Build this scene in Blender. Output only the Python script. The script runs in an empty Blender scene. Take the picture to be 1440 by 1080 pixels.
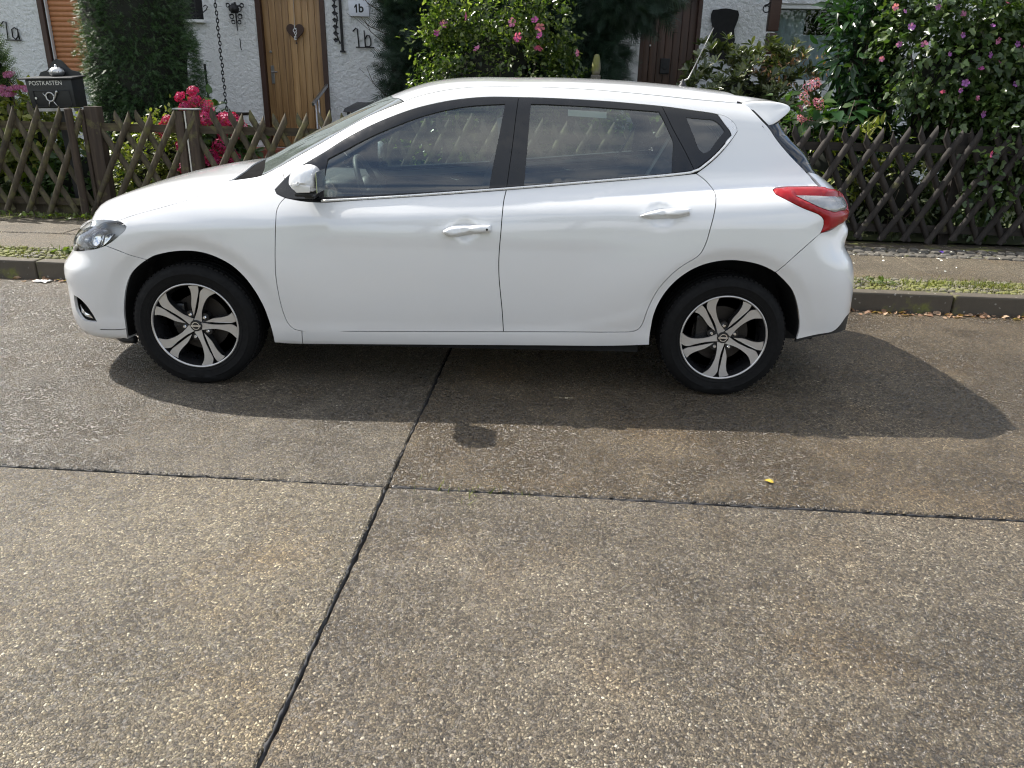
import bpy, bmesh, math, random
import numpy as np
from mathutils import Vector, Matrix
from mathutils.geometry import delaunay_2d_cdt
R = math.radians
scene = bpy.context.scene
COL = scene.collection
# ------------------------------------------------------------------ camera
PITCH, ROLL = R(21.0), R(1.3)
cam_d = bpy.data.cameras.new('camera'); cam = bpy.data.objects.new('camera', cam_d); COL.objects.link(cam)
cam_d.sensor_fit = 'HORIZONTAL'; cam_d.sensor_width = 36.0; cam_d.lens = 1081/1440*36.0
cam_d.clip_start = .05; cam_d.clip_end = 3000
_fw = Vector((0, math.cos(PITCH), -math.sin(PITCH))); _up = Vector((0, math.sin(PITCH), math.cos(PITCH))); _rt = Vector((1, 0, 0))
_ex = _rt*math.cos(ROLL)+_up*math.sin(ROLL); _ey = _up*math.cos(ROLL)-_rt*math.sin(ROLL)
cam.matrix_world = Matrix(((_ex.x,_ey.x,-_fw.x,0),(_ex.y,_ey.y,-_fw.y,0),(_ex.z,_ey.z,-_fw.z,1.481),(0,0,0,1)))
scene.camera = cam
# ------------------------------------------------------------------ sky and sun
SUN = Vector((-.79, .50, 1.03)).normalized()          # direction towards the sun
SUN_EL = math.asin(SUN.z); SUN_AZ = math.atan2(SUN.x, SUN.y)
world = bpy.data.worlds.new('World'); scene.world = world; world.use_nodes = True
wn = world.node_tree; wn.nodes.clear()
def wnode(t, **k):
    n = wn.nodes.new(t)
    for a, b in k.items(): setattr(n, a, b)
    return n
sky = wnode('ShaderNodeTexSky', sky_type='NISHITA', sun_disc=False, sun_elevation=SUN_EL, sun_rotation=SUN_AZ, air_density=1.0, dust_density=1.5, ozone_density=1.0)
bg = wnode('ShaderNodeBackground'); bg.inputs['Strength'].default_value = 0.135
wout = wnode('ShaderNodeOutputWorld')
tc = wnode('ShaderNodeTexCoord'); mp = wnode('ShaderNodeMapping'); mp.inputs['Scale'].default_value = (1.6, 1.6, 4.2)
nz = wnode('ShaderNodeTexNoise'); nz.inputs['Scale'].default_value = 1.5; nz.inputs['Detail'].default_value = 7; nz.inputs['Roughness'].default_value = .55
rp = wnode('ShaderNodeValToRGB'); rp.color_ramp.elements[0].position = .38; rp.color_ramp.elements[1].position = .60
mx = wnode('ShaderNodeMix', data_type='RGBA'); mx.inputs['B'].default_value = (5.4, 5.5, 5.65, 1)
wl = wn.links.new
wl(tc.outputs['Generated'], mp.inputs['Vector']); wl(mp.outputs['Vector'], nz.inputs['Vector']); wl(nz.outputs['Fac'], rp.inputs['Fac'])
wl(rp.outputs['Color'], mx.inputs['Factor']); wl(sky.outputs['Color'], mx.inputs['A']); wl(mx.outputs['Result'], bg.inputs['Color']); wl(bg.outputs['Background'], wout.inputs['Surface'])
sun_d = bpy.data.lights.new('sun', 'SUN'); sun = bpy.data.objects.new('sun', sun_d); COL.objects.link(sun)
sun_d.energy = 4.5; sun_d.angle = R(.53); sun_d.color = (1.0, .95, .87)
sun.rotation_euler = (-SUN).to_track_quat('-Z', 'Y').to_euler(); sun.location = (-6, 6, 12)
# ------------------------------------------------------------------ exposure
vs = scene.view_settings; scene.display_settings.display_device = 'sRGB'
vs.view_transform = 'Standard'; vs.look = 'None'; vs.exposure = 0.82; vs.gamma = 1.0; vs.use_curve_mapping = False
scene.render.engine = 'CYCLES'; scene.cycles.filter_width = 1.15
scene.cycles.use_adaptive_sampling = True; scene.cycles.adaptive_threshold = .025
scene.cycles.max_bounces = 7; scene.cycles.transparent_max_bounces = 10; scene.cycles.diffuse_bounces = 3; scene.cycles.glossy_bounces = 4
scene.cycles.caustics_reflective = False; scene.cycles.caustics_refractive = False
# ------------------------------------------------------------------ helpers
rng = np.random.default_rng(7); random.seed(7)
SA3 = R(3.6)
UX, VX = Vector((math.cos(SA3), -math.sin(SA3), 0)), Vector((math.sin(SA3), math.cos(SA3), 0))
STREET = Matrix(((UX.x,VX.x,0,0),(UX.y,VX.y,0,0),(0,0,1,0),(0,0,0,1)))     # street frame: u along the kerb, v away from it
def S3(u, v, z): return UX*u+VX*v+Vector((0, 0, z))
def tag(o, label=None, cat=None, group=None, kind=None):
    if label: o['label'] = label
    if cat: o['category'] = cat
    if group: o['group'] = group
    if kind: o['kind'] = kind
    return o
def link(name, me, mats, parent=None, smooth=False):
    o = bpy.data.objects.new(name, me); COL.objects.link(o)
    if mats is not None and not me.materials:
        for m in (mats if isinstance(mats, (list, tuple)) else [mats]): me.materials.append(m)
    if parent is not None: o.parent = parent
    if smooth: me.shade_smooth()
    return o
def mesh(name, verts, faces):
    me = bpy.data.meshes.new(name); me.from_pydata([tuple(map(float, v)) for v in verts], [], [tuple(int(i) for i in f) for f in faces]); me.update(); return me
def fast_mesh(name, V, F):
    """V (n,3), F (m,k) arrays with constant k"""
    me = bpy.data.meshes.new(name); n, (m, k) = len(V), F.shape
    me.vertices.add(n); me.vertices.foreach_set('co', np.asarray(V, np.float32).ravel())
    me.loops.add(m*k); me.loops.foreach_set('vertex_index', np.asarray(F, np.int32).ravel())
    me.polygons.add(m); me.polygons.foreach_set('loop_start', np.arange(0, m*k, k, dtype=np.int32))
    me.update(calc_edges=True); return me
def empty(name, loc=(0,0,0), mat=None):
    o = bpy.data.objects.new(name, None); COL.objects.link(o); o.empty_display_size = .1
    if mat is not None: o.matrix_world = mat
    else: o.location = loc
    return o
class MB:
    """collects simple solids, builds one mesh"""
    def __init__(s): s.v = []; s.f = []
    def add(s, V, F):
        b = len(s.v); s.v += [tuple(p) for p in V]; s.f += [tuple(i+b for i in f) for f in F]; return s
    def box(s, c, d, m=None):
        x, y, z = (a/2 for a in d)
        P = [Vector((i*x, j*y, k*z)) for i in (-1,1) for j in (-1,1) for k in (-1,1)]
        P = [(m @ p if m is not None else p)+Vector(c) for p in P]
        return s.add(P, [(0,1,3,2),(4,6,7,5),(0,4,5,1),(2,3,7,6),(0,2,6,4),(1,5,7,3)])
    def tube(s, pts, r, n=8, cap=True):
        pts = [Vector(p) for p in pts]; rr = r if isinstance(r, (list, tuple)) else [r]*len(pts); V = []; F = []
        t0 = (pts[1]-pts[0]).normalized(); a = t0.orthogonal().normalized()
        for i, p in enumerate(pts):
            t = (pts[min(i+1, len(pts)-1)]-pts[max(i-1, 0)]).normalized()
            a = (a-t*a.dot(t)).normalized(); b = t.cross(a)
            V += [p+(a*math.cos(2*math.pi*k/n)+b*math.sin(2*math.pi*k/n))*rr[i] for k in range(n)]
        for i in range(len(pts)-1):
            for k in range(n): F.append((i*n+k, i*n+(k+1)%n, (i+1)*n+(k+1)%n, (i+1)*n+k))
        if cap: F += [tuple(range(n-1, -1, -1)), tuple(range((len(pts)-1)*n, len(pts)*n))]
        return s.add(V, F)
    def lathe(s, prof, n=24, axis='z', c=(0,0,0), close=True):
        V = []; F = []
        for r, h in prof:
            for k in range(n):
                a = 2*math.pi*k/n; p = (r*math.cos(a), r*math.sin(a), h)
                if axis == 'y': p = (p[0], p[2], p[1])
                if axis == 'x': p = (p[2], p[0], p[1])
                V.append((p[0]+c[0], p[1]+c[1], p[2]+c[2]))
        m = len(prof)
        for i in range(m-1):
            for k in range(n): F.append((i*n+k, i*n+(k+1)%n, (i+1)*n+(k+1)%n, (i+1)*n+k))
        if close: F += [tuple(range(n-1,-1,-1)), tuple(range((m-1)*n, m*n))]
        return s.add(V, F)
    def prism(s, poly, d0, d1, fn):
        """poly: 2d points, fn(a,b,d)->3d"""
        n = len(poly); V = [fn(a, b, d0) for a, b in poly]+[fn(a, b, d1) for a, b in poly]
        return s.add(V, [tuple(range(n-1,-1,-1)), tuple(range(n, 2*n))]+[(k, (k+1)%n, n+(k+1)%n, n+k) for k in range(n)])
    def build(s, name, mat, parent=None, smooth=False, bevel=0, angle=None):
        me = mesh(name, s.v, s.f)
        bm = bmesh.new(); bm.from_mesh(me); bmesh.ops.recalc_face_normals(bm, faces=bm.faces)
        if bevel: bmesh.ops.bevel(bm, geom=[e for e in bm.edges if e.is_manifold and e.calc_face_angle(0) > .5], offset=bevel, segments=2, affect='EDGES', profile=.6)
        bm.to_mesh(me); bm.free()
        o = link(name, me, mat, parent)
        if smooth or angle:
            me.shade_smooth()
            if angle: me.set_sharp_from_angle(angle=angle)
        return o
# ------------------------------------------------------------------ materials
class NT:
    def __init__(s, name):
        s.m = bpy.data.materials.new(name); s.m.use_nodes = True; s.t = s.m.node_tree; s.t.nodes.clear()
        s.out = s.n('ShaderNodeOutputMaterial'); s.tc = s.n('ShaderNodeTexCoord')
    def n(s, t, ins=None, **k):
        nd = s.t.nodes.new(t)
        for a, b in k.items(): setattr(nd, a, b)
        for a, b in (ins or {}).items(): s.set(nd, a, b)
        return nd
    def set(s, nd, key, val):
        sock = nd.inputs[key]
        if isinstance(val, bpy.types.NodeSocket): s.t.links.new(val, sock)
        else: sock.default_value = val
    def noise(s, scale, detail=4, rough=.55, vec=None, out='Fac'):
        return s.n('ShaderNodeTexNoise', {'Vector': vec or s.tc.outputs['Object'], 'Scale': scale, 'Detail': detail, 'Roughness': rough}).outputs[out]
    def vor(s, scale, feature='F1', vec=None, rnd=1.0):
        return s.n('ShaderNodeTexVoronoi', {'Vector': vec or s.tc.outputs['Object'], 'Scale': scale, 'Randomness': rnd}, feature=feature)
    def ramp(s, fac, stops, interp='LINEAR'):
        r = s.n('ShaderNodeValToRGB', {'Fac': fac}); r.color_ramp.interpolation = interp; e = r.color_ramp.elements
        while len(e) < len(stops): e.new(.5)
        for i, (p, c) in enumerate(stops):
            e[i].position = p; e[i].color = (c, c, c, 1) if not isinstance(c, (tuple, list)) else tuple(c)+((1,) if len(c) == 3 else ())
        return r.outputs['Color']
    def mix(s, f, a, b, mode='MIX'):
        m = s.n('ShaderNodeMix', data_type='RGBA', blend_type=mode)
        s.set(m, 'Factor', f); s.set(m, 'A', a if isinstance(a, bpy.types.NodeSocket) else tuple(a)+(1,)*(4-len(a))); s.set(m, 'B', b if isinstance(b, bpy.types.NodeSocket) else tuple(b)+(1,)*(4-len(b)))
        return m.outputs['Result']
    def math(s, op, a, b=0.0, clamp=False):
        m = s.n('ShaderNodeMath', operation=op, use_clamp=clamp); s.set(m, 0, a); s.set(m, 1, b); return m.outputs[0]
    def mapping(s, scale=(1,1,1), rot=(0,0,0), vec=None):
        return s.n('ShaderNodeMapping', {'Vector': vec or s.tc.outputs['Object'], 'Scale': scale, 'Rotation': rot}).outputs[0]
    def bump(s, h, strength=.5, dist=.01, normal=None):
        b = s.n('ShaderNodeBump', {'Height': h, 'Strength': strength, 'Distance': dist})
        if normal is not None: s.set(b, 'Normal', normal)
        return b.outputs['Normal']
    def pbr(s, **k):
        p = s.n('ShaderNodeBsdfPrincipled')
        for a, b in k.items():
            key = a.replace('_', ' ')
            if isinstance(b, (tuple, list)) and len(b) == 3 and key.endswith('Color'): b = tuple(b)+(1,)
            s.set(p, key, b)
        return p.outputs['BSDF']
    def done(s, sh): s.t.links.new(sh, s.out.inputs['Surface']); return s.m
def plain(name, col, rough=.5, metal=0.0, var=.12, scale=14, bump=0.0, bscale=60, **k):
    m = NT(name); c = tuple(col)
    f = m.noise(scale, 5)
    colr = m.mix(f, tuple(a*(1-var) for a in c), tuple(min(1, a*(1+var)) for a in c))
    rr = m.ramp(m.noise(scale*1.7, 4), [(.3, max(0, rough-.07)), (.7, min(1, rough+.07))])
    kw = dict(Base_Color=colr, Roughness=rr, Metallic=metal, **k)
    if bump: kw['Normal'] = m.bump(m.noise(bscale, 5), bump, .004)
    return m.done(m.pbr(**kw))
def glassy(name, tint=(.8,.86,.84), ior=1.5, rough=.0, boost=1.0, film=0.0):
    m = NT(name)
    fr = m.n('ShaderNodeFresnel', {'IOR': ior}).outputs[0]
    fr = m.math('MULTIPLY', fr, boost, True)
    t = m.n('ShaderNodeBsdfTransparent', {'Color': tuple(tint)+(1,)}); g = m.n('ShaderNodeBsdfGlossy', {'Color': (1,1,1,1), 'Roughness': rough})
    x = m.n('ShaderNodeMixShader', {0: fr}); m.t.links.new(t.outputs[0], x.inputs[1]); m.t.links.new(g.outputs[0], x.inputs[2])
    if film:                                       # pale greenish film, painting reflected haze onto the glass
        sp = m.ramp(m.noise(22, 6, .7), [(.3, film*.6), (.75, film*1.5)])
        d = m.n('ShaderNodeBsdfDiffuse', {'Color': (.62,.72,.66,1)}); y = m.n('ShaderNodeMixShader', {0: sp})
        m.t.links.new(x.outputs[0], y.inputs[1]); m.t.links.new(d.outputs[0], y.inputs[2]); x = y
    return m.done(x.outputs[0])
# ------------------------------------------------------------------ car body surface (implicit, metres, car frame: x to the tail, -y near side)
def hermite(xs, ys):
    xs = np.array(xs, float); ys = np.array(ys, float)
    d = np.diff(ys)/np.diff(xs); m = np.empty_like(ys); m[0] = d[0]; m[-1] = d[-1]
    m[1:-1] = (d[:-1]*np.diff(xs)[1:]+d[1:]*np.diff(xs)[:-1])/(np.diff(xs)[1:]+np.diff(xs)[:-1])
    def fn(x):
        x = np.clip(x, xs[0], xs[-1]); i = np.clip(np.searchsorted(xs, x)-1, 0, len(xs)-2)
        h = xs[i+1]-xs[i]; t = (x-xs[i])/h
        return ((2*t**3-3*t**2+1)*ys[i]+(t**3-2*t**2+t)*h*m[i]+(-2*t**3+3*t**2)*ys[i+1]+(t**3-t**2)*h*m[i+1])
    return fn
def smax(a, b, k):
    h = np.maximum(k-np.abs(a-b), 0)/k
    return np.maximum(a, b)+h*h*k*0.25
def smin(a, b, k): return -smax(-a, -b, k)
def sstep(x, a, b):
    t = np.clip((x-a)/(b-a), 0, 1); return t*t*(3-2*t)
HF, HR, HZ = -1.624, 1.075, 0.318
plan_w = hermite([-2.60,-2.30,-2.0,-1.6,-1.2,-.8,0,.6,1.1,1.5,1.75,1.95],[.785,.825,.852,.870,.876,.880,.884,.884,.882,.862,.838,.810])
sec_lo = hermite([.10,.20,.26,.30,.34,.40,.50,.60,.72,.85,1.3],[-.10,-.060,-.042,-.036,-.034,-.026,-.014,-.005,0,0,0])
sec_up = hermite([.60,.72,.80,.845,.86,.88,.91,.96,1.00,1.06,1.15,1.3],[0,0,0,0,-.0025,-.0095,-.021,-.041,-.057,-.081,-.117,-.18])
def rise(x): return np.polyval([-0.007218, -0.006396, 0.084187, 0.095309], np.clip(x, -2.2, 1.6))
swoosh = hermite([-.6,-.2,.2,.45,.62,.8],[.30,.34,.365,.41,.47,.55])
nose = hermite([.12,.17,.20,.25,.32,.40,.47,.54,.58,.62,.66,.70,.74,.80],[.13,.045,.012,-.012,-.026,-.024,-.022,-.026,-.016,.018,.045,.055,.08,.16])
tail = hermite([.15,.22,.28,.35,.45,.55,.62,.70,.76,.81,.88,.95,1.00,1.10],[.06,.02,.0,-.006,-.006,.0,.010,.038,.082,.11,.125,.112,.135,.21])
hood_z = hermite([-2.70,-2.55,-2.45,-2.35,-2.2,-2.0,-1.8,-1.6,-1.4,-1.2,-.9],[.55,.695,.765,.82,.885,.960,1.014,1.048,1.062,1.06,1.06])
roof_z = hermite([-3.2,-1.70,-1.50,-1.30,-1.1,-.9,-.7,-.5,-.35,-.2,0,.2,.4,.6,.8,1.0,1.2,1.4,1.55],[.1,.92,1.035,1.148,1.255,1.350,1.436,1.505,1.530,1.539,1.541,1.545,1.543,1.536,1.524,1.507,1.486,1.460,1.436])
glass_w = hermite([-1.6,-1.2,-.8,-.4,0,.4,.8,1.2,1.6],[.76,.785,.800,.808,.810,.806,.792,.764,.722])
hatch_x = hermite([.85,.95,1.02,1.10,1.20,1.30,1.40,1.50],[1.80,1.72,1.665,1.60,1.535,1.42,1.36,1.33])
def f_lower(x, y, z):
    ay = np.abs(y)
    flare = 0
    for h, a in ((HF,.020),(HR,.020)):
        d = np.sqrt((x-h)**2+(z-HZ)**2)
        flare = flare+a*sstep(d,.385,.475)*(1-sstep(d,.475,.85))*sstep(z,.16,.72)
    sw = .004*(1-sstep(z, swoosh(x)-.05, swoosh(x)+.01))*sstep(x,-.6,.5)*(1-sstep(x,.66,1.0))
    w = plan_w(x)+sec_lo(z)+sec_up(z-rise(x))+flare+sw
    dimple = .026*np.exp(-(((x+.245)/.050)**2+((z-.838)/.042)**2)**1.6)+.026*np.exp(-(((x-.70)/.050)**2+((z-.933)/.042)**2)**1.6)
    side = ay-w+dimple
    fr = (-2.46+nose(z)+.20*(ay/.8)**2.6)-x
    re = x-(1.855-tail(z)-.13*(ay/.8)**2.6)
    top = (z-(np.where(x<-.9, hood_z(x), 1.03+.09*sstep(x,-.9,1.5))-.030*(ay/.7)**2-.035*np.clip((ay-.55)/.25,0,2)**2))*.9
    f = smax(smax(side, fr, .16), re, .16)
    f = smax(f, top, .11)
    return smax(f, .20-z, .04)
def f_green(x, y, z):
    ay = np.abs(y)
    t = z-.95
    side = (ay-(glass_w(x)-.335*t-.16*t*t))*.93
    top = (z-(roof_z(x)-.045*(ay/.6)**2+.0))*.85
    top = top+.10*(ay/.7)**2*(1-sstep(x,-.95,-.35))*.55
    re = (x-(hatch_x(z)-.10*(ay/.65)**2))*.87
    f = smax(side, top, .10)
    return smax(smax(f, re, .06), .80-z, .05)
def car_f(x, y, z): return smin(f_lower(x, y, z), f_green(x, y, z), .055)
# wrap parameter s: rays along y on the flank, fanned round the corners
SA, SB, RI = -1.95, 1.45, .35        # fan axes (x), at |y| = RI
SQ = .5*math.pi/2
def s_ray(s, z):
    """origin and direction of the probing ray for wrap parameter s (near side, y<0)"""
    s = np.asarray(s, float)
    a = np.clip(SA-s, 0, None); b = np.clip(s-SB, 0, None)
    th = np.minimum(a, SQ)/.5-np.minimum(b, SQ)/.5
    oy = -RI+np.clip(a-SQ, 0, RI)+np.clip(b-SQ, 0, RI)
    return np.clip(s, SA, SB), oy, -np.sin(th), -np.cos(th)
def surf(s, z, fn=car_f, off=0.0):
    s = np.asarray(s, float); z = np.asarray(z, float)
    ox, oy, dx, dy = s_ray(s, z)
    lo = np.zeros_like(s); hi = np.full_like(s, 1.2)
    for _ in range(34):
        m = .5*(lo+hi); inside = fn(ox+dx*m, oy+dy*m, z) < off
        lo = np.where(inside, m, lo); hi = np.where(inside, hi, m)
    return np.stack([ox+dx*lo, oy+dy*lo, z], -1)
def topz(x, y, fn=car_f, z0=.75, off=0.0):
    lo = np.full_like(x, z0); hi = np.full_like(x, 1.7)
    for _ in range(34):
        m = .5*(lo+hi); inside = fn(x, y, m) < off
        lo = np.where(inside, m, lo); hi = np.where(inside, hi, m)
    return np.stack([x, y, lo], -1)
def grad(p, fn=car_f, e=.004):
    x, y, z = p[..., 0], p[..., 1], p[..., 2]
    g = np.stack([fn(x+e,y,z)-fn(x-e,y,z), fn(x,y+e,z)-fn(x,y-e,z), fn(x,y,z+e)-fn(x,y,z-e)], -1)
    return g/np.maximum(np.linalg.norm(g, axis=-1, keepdims=True), 1e-9)
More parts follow.
